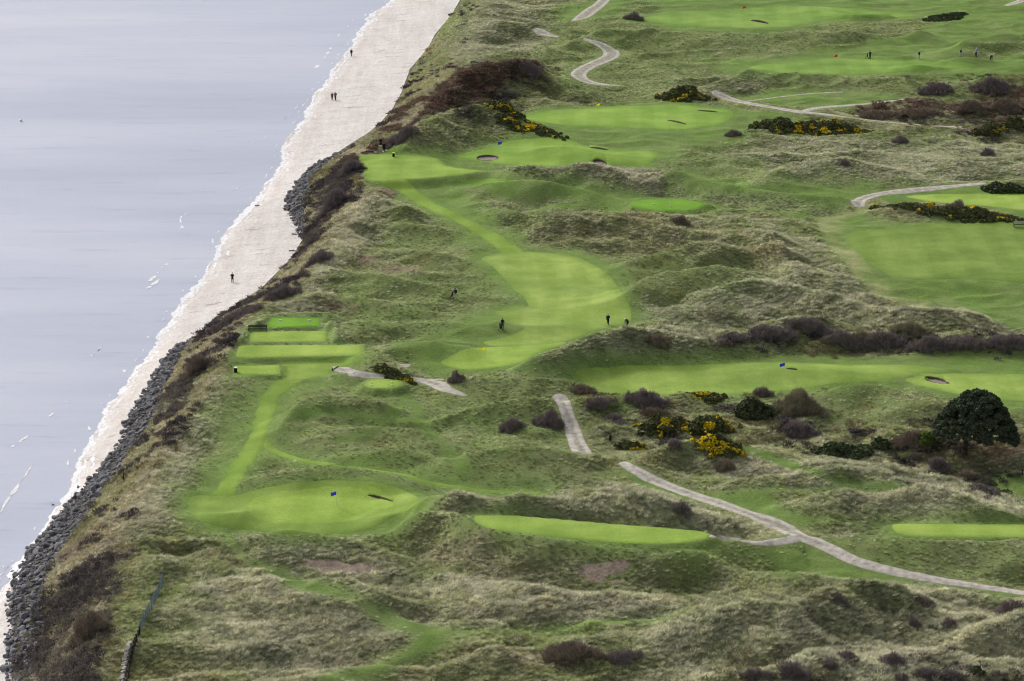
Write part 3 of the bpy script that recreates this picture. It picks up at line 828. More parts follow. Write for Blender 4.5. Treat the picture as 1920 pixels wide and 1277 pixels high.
m, nt, b = new_mat("path")
n = noise_node(nt, 1.2, 5)
r = ramp(nt, n.outputs[0], [(.33, (.28, .26, .232)), (.5, (.39, .365, .33)), (.68, (.51, .475, .43))])
at = nt.nodes.new("ShaderNodeAttribute")
at.attribute_name = "edge"
er = ramp(nt, at.outputs["Fac"], [(0.0, (.74, .74, .68)), (.07, (1.05, 1.04, 1.03)), (.24, (1.03, 1.02, 1.02)), (.36, (.70, .73, .64))])
nt.links.new(mul(nt, r.outputs[0], er.outputs[0]), b.inputs["Base Color"])
bump(nt, b, n.outputs[0], .6, .05)

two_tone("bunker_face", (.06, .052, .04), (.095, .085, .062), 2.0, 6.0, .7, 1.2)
two_tone("soil", (.22, .17, .13), (.33, .27, .215), .8, 3.0, .6, 1.2, bd=.1)
m, nt, b = new_mat("bunker")
n = noise_node(nt, 2.0, 4)
r = ramp(nt, n.outputs[0], [(.3, (.20, .165, .15)), (.7, (.32, .27, .25))])
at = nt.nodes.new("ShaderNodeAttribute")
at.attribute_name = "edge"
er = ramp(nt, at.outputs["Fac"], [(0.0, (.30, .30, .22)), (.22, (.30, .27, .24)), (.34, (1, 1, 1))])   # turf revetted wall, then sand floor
nt.links.new(mul(nt, r.outputs[0], er.outputs[0]), b.inputs["Base Color"])

# wet and dry sand
m, nt, b = new_mat("beach")
n = noise_node(nt, .35, 5, (.5, 1, 1))
r = ramp(nt, n.outputs[0], [(.3, (.53, .50, .48)), (.7, (.615, .592, .575))])
tl = noise_node(nt, .55, 5, (1.0, .12, 1), .6)
tr_ = ramp(nt, tl.outputs[0], [(.3, (.90, .885, .87)), (.62, (1.03, 1.03, 1.03))])
g = noise_node(nt, 2.2, 6, (.8, .8, 1), .8)
gr = ramp(nt, g.outputs[0], [(.3, (.55, .53, .51)), (.47, (1, 1, 1)), (.7, (1.17, 1.17, 1.17))])
g2 = noise_node(nt, .22, 6, (.7, 2.2, 1), .72)
wr = ramp(nt, g2.outputs[0], [(.60, (1, 1, 1)), (.635, (.76, .72, .68)), (.70, (.55, .5, .45))])
col = mul(nt, mul(nt, mul(nt, r.outputs[0], gr.outputs[0]), wr.outputs[0]), tr_.outputs[0])
at = nt.nodes.new("ShaderNodeAttribute")
at.attribute_name = "edge"
er = ramp(nt, at.outputs["Fac"], [(0.0, (.90, .89, .90)), (.10, (1.10, 1.09, 1.10)), (.35, (1.0, .98, .97)), (.6, (1, 1, 1))])
nt.links.new(mul(nt, col, er.outputs[0]), b.inputs["Base Color"])
bump(nt, b, g.outputs[0], .7, .10)

# the sea: the bright sky's reflection is put into its pale base colour
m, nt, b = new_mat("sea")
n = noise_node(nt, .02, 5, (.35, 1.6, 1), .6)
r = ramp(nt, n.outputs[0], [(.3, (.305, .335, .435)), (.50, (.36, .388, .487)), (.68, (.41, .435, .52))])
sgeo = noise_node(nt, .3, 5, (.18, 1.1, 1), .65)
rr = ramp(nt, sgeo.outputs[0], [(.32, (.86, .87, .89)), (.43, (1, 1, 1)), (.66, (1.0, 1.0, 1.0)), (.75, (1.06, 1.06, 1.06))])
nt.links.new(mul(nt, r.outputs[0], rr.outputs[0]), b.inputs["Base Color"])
b.inputs["Roughness"].default_value = .5
b.inputs["IOR"].default_value = 1.33
b.inputs["Specular IOR Level"].default_value = .5
wv = noise_node(nt, 1.1, 6, (.35, 1.0, 1), .7)
bump(nt, b, wv.outputs[0], .5, .2)
two_tone("foam", (.60, .60, .62), (.80, .80, .82), 1.5, 4.0, .85, 1.1)

def plant_mat(name, lo=.7, hi=1.35):
    """plants that take their tint from the point they grow on"""
    m, nt, b = new_mat(name)
    at = nt.nodes.new("ShaderNodeAttribute")
    at.attribute_type = 'INSTANCER'
    at.attribute_name = "tint"
    n = noise_node(nt, 3.0, 2)
    r = ramp(nt, n.outputs[0], [(.3, (lo,) * 3), (.7, (hi,) * 3)])
    col = mul(nt, at.outputs["Color"], r.outputs[0])
    g = nt.nodes.new("ShaderNodeNewGeometry")
    add = nt.nodes.new("ShaderNodeVectorMath")
    add.operation = 'MULTIPLY_ADD'
    add.inputs[1].default_value = (.45, .45, .45)
    add.inputs[2].default_value = (0, 0, .8)
    nt.links.new(g.outputs["Normal"], add.inputs[0])
    nrm = nt.nodes.new("ShaderNodeVectorMath")
    nrm.operation = 'NORMALIZE'
    nt.links.new(add.outputs[0], nrm.inputs[0])
    df = nt.nodes.new("ShaderNodeBsdfDiffuse")
    tr = nt.nodes.new("ShaderNodeBsdfTranslucent")
    mx = nt.nodes.new("ShaderNodeMixShader")
    mx.inputs[0].default_value = .4
    for q in (df, tr):
        nt.links.new(col, q.inputs["Color"])
    nt.links.new(nrm.outputs[0], df.inputs["Normal"])
    nt.links.new(df.outputs[0], mx.inputs[1])
    nt.links.new(tr.outputs[0], mx.inputs[2])
    nt.nodes.remove(b)
    nt.links.new(mx.outputs[0], nt.nodes["Material Output"].inputs["Surface"])
    return m
plant_mat("grass_blade")
plant_mat("twig")
two_tone("dark_leaf", (0.043, 0.059, 0.030), (0.108, 0.135, 0.065), 1.2, 6.0, .7, 1.4)
two_tone("gorse_leaf", (0.062, 0.078, 0.034), (0.154, 0.157, 0.067), 1.2, 6.0, .7, 1.4)
two_tone("pine_leaf", (0.043, 0.058, 0.039), (0.097, 0.122, 0.071), .9, 6.0, .7, 1.4)
two_tone("gorse_flower", (.58, .40, .012), (.78, .60, .025), 2.0, 8.0, .7, 1.2)
two_tone("purple_twig", (0.188, 0.156, 0.156), (0.312, 0.263, 0.256), 1.2, 6.0, .7, 1.4)
two_tone("brown_twig", (0.200, 0.163, 0.131), (0.338, 0.281, 0.219), 1.2, 6.0, .7, 1.4)
two_tone("olive_twig", (0.218, 0.201, 0.138), (0.345, 0.310, 0.218), 1.2, 6.0, .7, 1.4)
two_tone("bright_leaf", (0.078, 0.130, 0.026), (0.143, 0.195, 0.039), 1.2, 6.0, .7, 1.4)
two_tone("bark", (.05, .042, .036), (.09, .078, .066), 2.0, 9.0, .6, 1.3)
two_tone("rock", (.10, .10, .108), (.25, .245, .255), .9, 5.0, .6, 1.4, bd=.05)
two_tone("timber", (.03, .025, .022), (.06, .05, .042), 2.0, 12.0, .7, 1.2)
two_tone("driftwood", (.10, .09, .08), (.2, .18, .16), 2.0, 12.0, .7, 1.2)
two_tone("stone_wall", (.26, .245, .22), (.42, .40, .36), 1.5, 5.0, .5, 1.3, bd=.05)
two_tone("net", (.16, .21, .24), (.22, .28, .31), 1.0, 5.0, .8, 1.1)
def flat(name, c, rough=.8, spec=.2, lo=.85, hi=1.1):
    return two_tone(name, tuple(x * .92 for x in c), c, 3.0, 14.0, lo, hi, rough=rough, spec=spec)
flat("white", (.82, .82, .80)); flat("navy", (.016, .02, .045)); flat("black", (.012, .012, .014)); flat("charcoal", (.03, .03, .035))
flat("khaki", (.42, .37, .30)); flat("pale_grey", (.5, .5, .52)); flat("grey", (.16, .16, .17)); flat("red", (.28, .03, .035)); flat("dark_red", (.16, .035, .045))
flat("teal", (.05, .14, .12)); flat("light_blue", (.30, .38, .62)); flat("skin", (.52, .33, .25)); flat("hair", (.035, .025, .02)); flat("grey_hair", (.35, .34, .33))
flat("flag_blue", (.10, .11, .72)); flat("flag_yellow", (.88, .84, .03)); flat("flag_red", (.75, .05, .02)); flat("pole", (.72, .74, .45)); flat("lime", (.55, .75, .06))
flat("tyre", (.015, .015, .016)); flat("metal", (.3, .3, .32), .4, .5); flat("shoe", (.03, .028, .026)); flat("white_shoe", (.75, .75, .75)); flat("sandstone", (.48, .40, .33))

# ------------------------------------------------------------------ mesh helpers
def mesh_np(name, V, F, mat, smooth=True, attrs=None):
    """F: (n,3) or (n,4) int array"""
    me = bpy.data.meshes.new(name)
    V = np.ascontiguousarray(V, dtype=np.float32)
    F = np.ascontiguousarray(F, dtype=np.int32)
    n, k = F.shape
    me.vertices.add(len(V))
    me.vertices.foreach_set("co", V.ravel())
    me.loops.add(n * k)
    me.loops.foreach_set("vertex_index", F.ravel())
    me.polygons.add(n)
    me.polygons.foreach_set("loop_start", np.arange(0, n * k, k, dtype=np.int32))
    me.polygons.foreach_set("loop_total", np.full(n, k, dtype=np.int32))
    me.polygons.foreach_set("use_smooth", np.full(n, smooth, dtype=bool))
    for an, arr in (attrs or {}).items():
        if arr.ndim == 2:
            a = me.attributes.new(an, 'FLOAT_COLOR', 'POINT')
            q = np.ones((len(V), 4), np.float32)
            q[:, :3] = arr
            a.data.foreach_set("color", q.ravel())
        else:
            a = me.attributes.new(an, 'FLOAT', 'POINT')
            a.data.foreach_set("value", np.ascontiguousarray(arr, np.float32))
    me.update(calc_edges=True)
    me.validate()
    if mat:
        me.materials.append(MATS[mat])
    return me

def link(name, me, parent=None, **props):
    o = bpy.data.objects.new(name, me)
    COL.objects.link(o)
    if parent:
        o.parent = parent
    for k_, v_ in props.items():
        o[k_] = v_
    return o

def thing(name, label, cat, loc=(0, 0, 0), rz=0.0, group=None):
    o = bpy.data.objects.new(name, None)
    COL.objects.link(o)
    o.location = loc
    o.rotation_euler = (0, 0, rz)
    o.empty_display_size = .3
    o["label"], o["category"] = label, cat
    if group:
        o["group"] = group
    return o

def bm_mesh(name, bm, mat, smooth=False):
    me = bpy.data.meshes.new(name)
    bm.normal_update()
    bm.to_mesh(me)
    bm.free()
    if smooth:
        me.polygons.foreach_set("use_smooth", [True] * len(me.polygons))
    me.materials.append(MATS[mat])
    return me

def b_box(bm, c, s, rot=None):
    M = Matrix.Translation(Vector(c))
    if rot is not None:
        M = M @ rot.to_4x4()
    r = bmesh.ops.create_cube(bm, size=1.0, matrix=M @ Matrix.Diagonal((*s, 1)))
    return r["verts"]

def b_bevel_box(bm, c, s, w=.01):
    vs = b_box(bm, c, s)
    es = list({e for v in vs for e in v.link_edges})
    bmesh.ops.bevel(bm, geom=es, offset=w, segments=1, affect='EDGES')

def b_tube(bm, p0, p1, r0, r1=None, n=8, cap=True):
    p0, p1 = Vector(p0), Vector(p1)
    d = p1 - p0
    if d.length < 1e-6:
        return
    q = d.to_track_quat('Z', 'Y').to_matrix().to_4x4()
    bmesh.ops.create_cone(bm, cap_ends=cap, segments=n, radius1=r0, radius2=r0 if r1 is None else r1, depth=d.length,
                          matrix=Matrix.Translation((p0 + p1) / 2) @ q)

def b_ball(bm, c, r, sub_=2, s=(1, 1, 1)):
    bmesh.ops.create_icosphere(bm, subdivisions=sub_, radius=r, matrix=Matrix.Translation(Vector(c)) @ Matrix.Diagonal((*s, 1)))

# ------------------------------------------------------------------ the ground sheet and the sheets that lie on it
idx = np.arange(NX * NY).reshape(NY, NX)
quad = np.stack([idx[:-1, :-1], idx[:-1, 1:], idx[1:, 1:], idx[1:, :-1]], -1).reshape(-1, 4)
tri = np.concatenate([quad[:, [0, 1, 2]], quad[:, [0, 2, 3]]])
GV = np.stack([GX, GY, H], -1).reshape(-1, 3)
me = mesh_np("ground", GV, tri, "ground", True, {"plant_colour": C.reshape(-1, 3)})
link("ground", me, kind="structure", label="rolling links ground of rough grass dunes beside the sea", category="ground")

def clip_sheet(D, lift):
    """the part of the ground triangles where D > 0, lifted off the ground"""
    d = D.ravel()
    T = tri[(d[tri] > 0).any(1)]
    if len(T) == 0:
        return None
    pos = d[T] > 0
    cnt = pos.sum(1)
    outs = []
    P = np.concatenate([GV, d[:, None]], 1)
    A = P[T]
    outs.append(A[cnt == 3])
    for c, flip in ((1, False), (2, True)):
        B = A[cnt == c]
        pb = pos[cnt == c]
        odd = (pb if c == 1 else ~pb).argmax(1)
        r_ = np.arange(len(B))
        a, b_, e = B[r_, odd], B[r_, (odd + 1) % 3], B[r_, (odd + 2) % 3]
        def cut(p, q):
            t = p[:, 3:4] / (p[:, 3:4] - q[:, 3:4])
            return p + (q - p) * t
        ab, ae = cut(a, b_), cut(a, e)
        if c == 1:
            outs.append(np.stack([a, ab, ae], 1))
        else:
            outs.append(np.stack([ab, b_, e], 1))
            outs.append(np.stack([ab, e, ae], 1))
    A = np.concatenate(outs)
    V = A.reshape(-1, 4)
    key = np.round(V[:, :2] * 500).astype(np.int64)
    _, first, inv = np.unique(key, axis=0, return_index=True, return_inverse=True)
    V = V[first]
    F = inv.reshape(-1, 3)
    ok = (F[:, 0] != F[:, 1]) & (F[:, 1] != F[:, 2]) & (F[:, 0] != F[:, 2])
    V = V.copy()
    V[:, 2] += lift * np.clip(V[:, 3] / .3, 0, 1) - .004
    return V, F[ok]

union = np.full((NY, NX), -6.0)
for D in MOWN + WALK:
    union = np.maximum(union, D)
upath = np.full((NY, NX), -6.0)
for D in PD:
    upath = np.maximum(upath, D)
for q_, (name, label, cat, D, mat, lift) in enumerate(SHEETS):
    if name in ("fairway", "putting_green", "tee_ground"):
        for D2 in BD:
            D = np.minimum(D, -D2 + .25)
    if name == "grass_walk":
        for D2 in MOWN + WALK[:[id(w_) for w_ in WALK].index(id(D))]:
            D = np.minimum(D, -D2)
    r_ = clip_sheet(D, min(lift, .035) + .002 * (q_ % 18))
    if r_ is None:
        continue
    V, F = r_
    me = mesh_np(name, V[:, :3], F, mat, True, {"edge": np.clip((sample(upath, V[:, 0], V[:, 1]) if name == "path" else V[:, 3] * 3 if name == "bunker" else sample(union, V[:, 0], V[:, 1])) / 3.0, 0, 1)})
    link(name, me, kind="structure", label=label, category=cat)

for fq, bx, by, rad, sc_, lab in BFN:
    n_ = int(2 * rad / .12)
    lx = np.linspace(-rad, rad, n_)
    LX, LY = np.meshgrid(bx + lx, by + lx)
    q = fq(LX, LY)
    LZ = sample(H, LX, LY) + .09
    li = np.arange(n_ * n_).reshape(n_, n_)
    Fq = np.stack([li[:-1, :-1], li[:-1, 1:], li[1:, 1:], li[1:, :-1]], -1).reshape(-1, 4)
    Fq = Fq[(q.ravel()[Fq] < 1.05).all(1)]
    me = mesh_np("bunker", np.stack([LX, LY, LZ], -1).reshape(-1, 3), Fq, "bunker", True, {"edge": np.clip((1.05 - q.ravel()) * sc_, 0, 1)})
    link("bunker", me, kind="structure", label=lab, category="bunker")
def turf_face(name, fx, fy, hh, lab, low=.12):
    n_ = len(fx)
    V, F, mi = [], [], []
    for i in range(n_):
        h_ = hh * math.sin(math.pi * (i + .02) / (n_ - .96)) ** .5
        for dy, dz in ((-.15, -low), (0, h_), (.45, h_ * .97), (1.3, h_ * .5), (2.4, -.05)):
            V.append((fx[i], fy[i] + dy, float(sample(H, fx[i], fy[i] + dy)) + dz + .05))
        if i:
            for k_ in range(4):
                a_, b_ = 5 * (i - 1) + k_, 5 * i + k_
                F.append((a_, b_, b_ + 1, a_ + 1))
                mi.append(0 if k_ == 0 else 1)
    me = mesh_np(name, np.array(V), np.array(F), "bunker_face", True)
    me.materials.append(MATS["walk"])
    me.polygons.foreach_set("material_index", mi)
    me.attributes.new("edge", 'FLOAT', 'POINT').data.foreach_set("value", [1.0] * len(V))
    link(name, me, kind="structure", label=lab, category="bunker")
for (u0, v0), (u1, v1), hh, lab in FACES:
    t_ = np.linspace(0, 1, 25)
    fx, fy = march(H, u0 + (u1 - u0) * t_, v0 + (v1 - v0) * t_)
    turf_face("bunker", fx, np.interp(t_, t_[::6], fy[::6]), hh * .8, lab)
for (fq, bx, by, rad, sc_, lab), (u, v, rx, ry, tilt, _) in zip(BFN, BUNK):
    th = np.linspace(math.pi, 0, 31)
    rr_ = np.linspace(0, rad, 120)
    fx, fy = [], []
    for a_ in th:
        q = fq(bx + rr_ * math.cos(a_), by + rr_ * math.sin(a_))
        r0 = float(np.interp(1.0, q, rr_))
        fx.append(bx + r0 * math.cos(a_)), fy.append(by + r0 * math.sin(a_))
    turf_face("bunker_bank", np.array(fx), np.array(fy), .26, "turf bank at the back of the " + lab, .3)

bd_ = np.minimum(GX - cw + 0.5, cs - GX + 0.25 * fbm(GX, GY, 2.5, 3, 61))
bd_[(GY > 2000) | (GY < 200)] = -1
V, F = clip_sheet(bd_, .03)
me = mesh_np("beach", V[:, :3], F, "beach", True, {"edge": np.clip((V[:, 0] - fW(V[:, 1])) / 9.0, 0, 1)})
link("beach", me, kind="structure", label="pale sandy beach along the edge of the sea", category="beach")

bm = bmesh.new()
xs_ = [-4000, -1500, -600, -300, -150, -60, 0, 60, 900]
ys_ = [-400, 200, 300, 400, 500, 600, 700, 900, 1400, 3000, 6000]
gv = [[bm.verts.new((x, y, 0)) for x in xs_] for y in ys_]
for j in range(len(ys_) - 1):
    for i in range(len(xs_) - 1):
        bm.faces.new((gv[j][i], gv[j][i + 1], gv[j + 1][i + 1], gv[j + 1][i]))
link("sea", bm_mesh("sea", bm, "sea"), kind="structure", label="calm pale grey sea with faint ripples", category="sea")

# ------------------------------------------------------------------ foam: ragged strips along the shore and on the small breakers
fv, ff = [], []
def foam_ribbon(xy, hw_l, hw_r, seed, zoff, step=.22, hole=.0, follow=True):
    xy = np.asarray(xy)
    seg = np.hypot(*np.diff(xy, axis=0).T)
    L = np.concatenate([[0], np.cumsum(seg)])
    s = np.arange(0, L[-1], step)
    x, y = np.interp(s, L, xy[:, 0]), np.interp(s, L, xy[:, 1])
    tx, ty = np.gradient(x), np.gradient(y)
    ln = np.hypot(tx, ty) + 1e-9
    nx, ny = -ty / ln, tx / ln
    a = fbm(s, s * 0 + seed, 4.0, 5, seed, .62)
    c = fbm(s, s * 0 + seed + 9, 3.0, 5, seed + 5, .62)
    gate = 1.0 if hole == 0 else np.clip((fbm(s, s * 0 + 3, 2.4, 3, seed + 11) + 0.5 - hole) * 4, 0, 1)
    l = hw_l * np.clip(.55 + 1.5 * a, 0.0, 2) * gate
    r = hw_r * np.clip(.55 + 1.5 * c, 0.0, 2) * gate
    base = len(fv)
    for i in range(len(s)):
        for q in (-1, 0, 1):
            o = -l[i] if q < 0 else (r[i] if q > 0 else 0)
            px_, py_ = x[i] + nx[i] * o, y[i] + ny[i] * o
            fv.append((px_, py_, 0))
        if i:
            b0 = base + 3 * (i - 1)
            for q in (0, 1):
                ff.append((b0 + q, b0 + q + 1, b0 + q + 4, b0 + q + 3))

yy = np.arange(270, 900, .4)
shore = np.stack([shoreline(yy), yy], 1)
foam_ribbon(shore, .9, .5, 3, .04, .2)
foam_ribbon(shore + np.array([1.1, 0]), .45, .5, 8, .04, .2, .35)
foam_ribbon(shore + np.array([2.2, 0]), .3, .35, 18, .04, .2, .55)
foam_ribbon(shore - np.array([1.6, 0]), .25, .2, 28, .04, .2, .7)
BREAK = [([(-10, 975), (0, 960), (15, 935), (35, 908), (52, 885), (62, 868)], .42, .22, .12), ([(20, 838), (50, 818), (72, 800), (98, 775), (125, 752)], .45, .25, .42),
         ([(172, 668), (182, 660), (190, 652)], .9, .5, .3), ([(190, 655), (188, 645)], .4, .4, .4), ([(262, 535), (285, 522), (305, 500), (328, 486)], .7, .3, .5),
         ([(270, 545), (290, 530), (310, 515)], .5, .3, .55), ([(330, 440), (340, 425), (338, 408), (360, 396)], .7, .3, .5), ([(585, 132), (598, 120), (610, 105), (620, 88)], .5, .3, .5),
         ([(630, 72), (650, 50), (670, 30)], .4, .25, .5), ([(450, 278), (475, 265), (500, 255)], .2, .15, .6), ([(0, 1080), (25, 1050)], .3, .2, .4),
         ([(430, 360), (460, 345)], .2, .15, .5), ([(560, 195), (545, 215), (530, 225)], .25, .2, .5), ([(130, 745), (150, 730), (160, 705)], .3, .2, .6)]
for i, (pts, a, c, hole) in enumerate(BREAK):
    P = catmull(pts, 6)
    x, y = plane_pt(P[:, 0], P[:, 1], 0.0)
    foam_ribbon(np.stack([x, y], 1), a, c, 20 + i, .03, .15, hole)
fv = np.array(fv)
fv[:, 2] = np.maximum(sample(H, fv[:, 0], fv[:, 1]) + .05, .035)
me = mesh_np("foam", fv, np.array(ff), "foam")
link("foam", me, kind="stuff", label="white foam along the water's edge and on small breakers", category="foam")

# ------------------------------------------------------------------ scattering by geometry nodes (uncountable plants and stones only)
def proto(name, me):
    return bpy.data.objects.new(name, me)         # never linked to the scene, only its mesh is scattered

def scatter(name, label, cat, pts, protos, rot, scl, tint):
    n = len(pts)
    me = bpy.data.meshes.new(name)
    me.vertices.add(n)
    me.vertices.foreach_set("co", np.ascontiguousarray(pts, np.float32).ravel())
    for an, ty, arr in (("rot", 'FLOAT_VECTOR', rot), ("scl", 'FLOAT_VECTOR', scl)):
        a = me.attributes.new(an, ty, 'POINT')
        a.data.foreach_set("vector", np.ascontiguousarray(arr, np.float32).ravel())
    a = me.attributes.new("tint", 'FLOAT_COLOR', 'POINT')
    q = np.ones((n, 4), np.float32)
    q[:, :3] = tint
    a.data.foreach_set("color", q.ravel())
    a = me.attributes.new("which", 'INT', 'POINT')
    a.data.foreach_set("value", rng.integers(0, len(protos), n).astype(np.int32))
    o = link(name, me, kind="stuff", label=label, category=cat)
    ng = bpy.data.node_groups.new(name + "_nodes", 'GeometryNodeTree')
    ng.interface.new_socket("Geometry", in_out='INPUT', socket_type='NodeSocketGeometry')
    ng.interface.new_socket("Geometry", in_out='OUTPUT', socket_type='NodeSocketGeometry')
    gi, go = ng.nodes.new("NodeGroupInput"), ng.nodes.new("NodeGroupOutput")
    m2p = ng.nodes.new("GeometryNodeMeshToPoints")
    iop = ng.nodes.new("GeometryNodeInstanceOnPoints")
    g2i = ng.nodes.new("GeometryNodeGeometryToInstance")
    for p in protos[::-1]:
        oi = ng.nodes.new("GeometryNodeObjectInfo")
        oi.inputs["Object"].default_value = p
        oi.inputs["As Instance"].default_value = True
        ng.links.new(oi.outputs["Geometry"], g2i.inputs[0])
    def att(nm, ty):
        a_ = ng.nodes.new("GeometryNodeInputNamedAttribute")
        a_.data_type = ty
        a_.inputs["Name"].default_value = nm
        return a_.outputs["Attribute"]
    ng.links.new(gi.outputs[0], m2p.inputs[0])
    ng.links.new(m2p.outputs[0], iop.inputs["Points"])
    ng.links.new(g2i.outputs[0], iop.inputs["Instance"])
    iop.inputs["Pick Instance"].default_value = True
    ng.links.new(att("which", 'INT'), iop.inputs["Instance Index"])
    e2r = ng.nodes.new("FunctionNodeEulerToRotation")
    ng.links.new(att("rot", 'FLOAT_VECTOR'), e2r.inputs[0])
    ng.links.new(e2r.outputs[0], iop.inputs["Rotation"])
    ng.links.new(att("scl", 'FLOAT_VECTOR'), iop.inputs["Scale"])
    ng.links.new(iop.outputs[0], go.inputs[0])
    md = o.modifiers.new("scatter", 'NODES')
    md.node_group = ng
    return o

def tuft_mesh(seed, n=46, rad=.42, lean=.55, wid=.035):
    r_ = np.random.default_rng(seed)
    V, F = [], []
    for i in range(n):
        a, q = r_.uniform(0, 6.283), rad * math.sqrt(r_.uniform())
        bx, by = q * math.cos(a), q * math.sin(a)
        L = r_.uniform(.45, 1.0) * (1 - .35 * q / rad)
        ln = lean * r_.uniform(.4, 1.5)
        dx, dy = ln + .35 * bx / rad + r_.normal(0, .18), .35 * by / rad + r_.normal(0, .2)
        wa = r_.uniform(0, 6.283)
        wx, wy = wid * math.cos(wa), wid * math.sin(wa)
        o = len(V)
        for t, w in ((-.08, 1.0), (.5, .9), (1.0, .15)):
            hx, hy, hz = bx + dx * L * t * abs(t), by + dy * L * t * abs(t), L * (t - .32 * ln * t * abs(t))
            V += [(hx - wx * w, hy - wy * w, hz), (hx + wx * w, hy + wy * w, hz)]
        F += [(o, o + 1, o + 3, o + 2), (o + 2, o + 3, o + 5, o + 4)]
    return mesh_np("tuft", np.array(V), np.array(F), "grass_blade", False)

def field_points(step, x0=-84, x1=148, y0=280, y1=795):
    xs = np.arange(x0, x1, step)
    ys = np.arange(y0, y1, step)
    X, Y = np.meshgrid(xs, ys)
    X = X.ravel() + rng.uniform(-.5, .5, X.size) * step
    Y = Y.ravel() + rng.uniform(-.5, .5, Y.size) * step
    Z = sample(H, X, Y)
    u, v = project(X, Y, Z)
    k_ = (u > -120) & (u < 2040) & (v > -90) & (v < 1370)
    return X[k_], Y[k_], Z[k_]

# long grass
X, Y, Z = field_points(0.5)
rf = sample(rough, X, Y)
xr = fR(Y)
xc = np.maximum(fC(Y), xr + 3)
onland = X > np.maximum(xr, fS(Y)) + .5
k_ = onland & (rng.uniform(0, 1, len(X)) < np.clip(rf * 1.5, 0, 1)) & (rf > .10)
X, Y, Z, rf = X[k_], Y[k_], Z[k_], rf[k_]
tint = np.stack([sample(C[..., i], X, Y) for i in range(3)], 1)
straw = sample(zone["straw"], X, Y)
nn = fbm(X, Y, 3.0, 3, 71)
w = np.clip(.24 + .5 * straw + .55 * nn + rng.normal(0, .18, len(X)), 0, .9)[:, None]
tint = tint * 2.1 * (1 - w) + np.array((.64, .61, .46)) * w
gr = np.clip(.12 + rng.normal(0, .25, len(X)) + .6 * fbm(X, Y, 9.0, 2, 72), 0, .7)[:, None]
tint = tint * (1 - gr) + np.array((.19, .235, .105)) * gr
tint *= rng.uniform(.74, 1.36, (len(X), 1))
sz = (0.34 + .40 * rf) * rng.uniform(.7, 1.35, len(X))
scl = np.stack([sz * 1.15, sz * 1.15, sz * (.42 + .5 * rf)], 1)
rot = np.stack([rng.normal(0, .1, len(X)), rng.normal(0, .1, len(X)), rng.normal(0.2, .55, len(X)) + 1.2 * fbm(X, Y, 14.0, 2, 73)], 1)
protos = [proto("tuft", tuft_mesh(100 + i)) for i in range(7)]
scatter("long_grass", "long wind combed dune grass in straw and grey green tufts", "grass", np.stack([X, Y, Z - .03], 1), protos, rot, scl, tint)

# low scrub on the sea bank and in the brown patches
def twig_mesh(seed, n=90):
    r_ = np.random.default_rng(seed)
    V, F = [], []
    for i in range(n):
        a, q = r_.uniform(0, 6.283), .5 * math.sqrt(r_.uniform())
        b_ = np.array([q * math.cos(a), q * math.sin(a), 0]) * .7
        top = np.sqrt(max(0, 1 - (q / .55) ** 2))
        d = np.array([math.cos(a) * (q + r_.normal(0, .15)), math.sin(a) * (q + r_.normal(0, .15)), top * r_.uniform(.55, 1.0)]) + r_.normal(0, .06, 3)
        s_ = b_ + d * r_.uniform(.3, .7)
        e_ = b_ * .6 + d
        wv_ = np.cross(e_ - s_, r_.normal(0, 1, 3))
        wv_ = wv_ / (np.linalg.norm(wv_) + 1e-6) * .045
        o = len(V)
        V += [s_ - wv_, s_ + wv_, e_ + wv_ * .5, e_ - wv_ * .5]
        F.append((o, o + 1, o + 2, o + 3))
    return mesh_np("scrub_clump", np.array(V), np.array(F), "twig", False)
tw = [proto("scrub_clump", twig_mesh(200 + i)) for i in range(6)]
X, Y, Z = field_points(0.8)
xr = np.maximum(fR(Y), fS(Y))
xc = np.maximum(fC(Y), xr + 3)
bank = (X > xr + .2) & (X < xc + 1.0)
nb = fbm(X, Y, 5.0, 3, 81)
brownz = sample(zone["brown"], X, Y)
farbank = sstep(575, 630, Y)
bdark = sample(zone['bankdark'], X, Y)
scrubz = sample(zone['scrub'], X, Y)
pick = np.where(bank, np.clip(.12 + 1.2 * nb + .8 * bdark, 0, 1) * (1 - .85 * farbank), np.maximum(np.maximum(brownz * np.where(X > 40, .38, .95), .7 * bdark), np.clip(scrubz * (.28 + 1.1 * nb), 0, .7))) * (sample(mown, X, Y) < .05)
k_ = rng.uniform(0, 1, len(X)) < pick
X, Y, Z, bank, nb, brownz = X[k_], Y[k_], Z[k_], bank[k_], nb[k_], brownz[k_]
t0 = np.array((.150, .132, .115)) + np.clip(nb, -.5, .6)[:, None] * np.array((-.12, -.11, -.07))
gsel = ((fbm(X, Y, 9.0, 2, 83) > .12) & (sample(zone['bankdark'], X, Y) < .5))[:, None]
t0 = np.where(gsel, np.array((.25, .225, .12)), t0)
rus = np.array((.165, .118, .092)) + fbm(X, Y, 4.0, 2, 84)[:, None] * np.array((.05, .02, .012))
tint = np.where((brownz > .4)[:, None], rus, t0) * rng.uniform(.7, 1.3, (len(X), 1))
sz = rng.uniform(.7, 1.5, len(X)) * np.where(bank, .85, np.where(X > 40, .75, 1.0))
scl = np.stack([sz * 1.2, sz * 1.2, sz * np.where(gsel[:, 0], .5, .75)], 1)
rot = np.stack([rng.normal(0, .15, len(X)), rng.normal(0, .15, len(X)), rng.uniform(0, 6.28, len(X))], 1)
scatter("bank_scrub", "low brown scrub and bracken covering the bank above the beach", "scrub", np.stack([X, Y, Z - .05], 1), tw, rot, scl, tint)

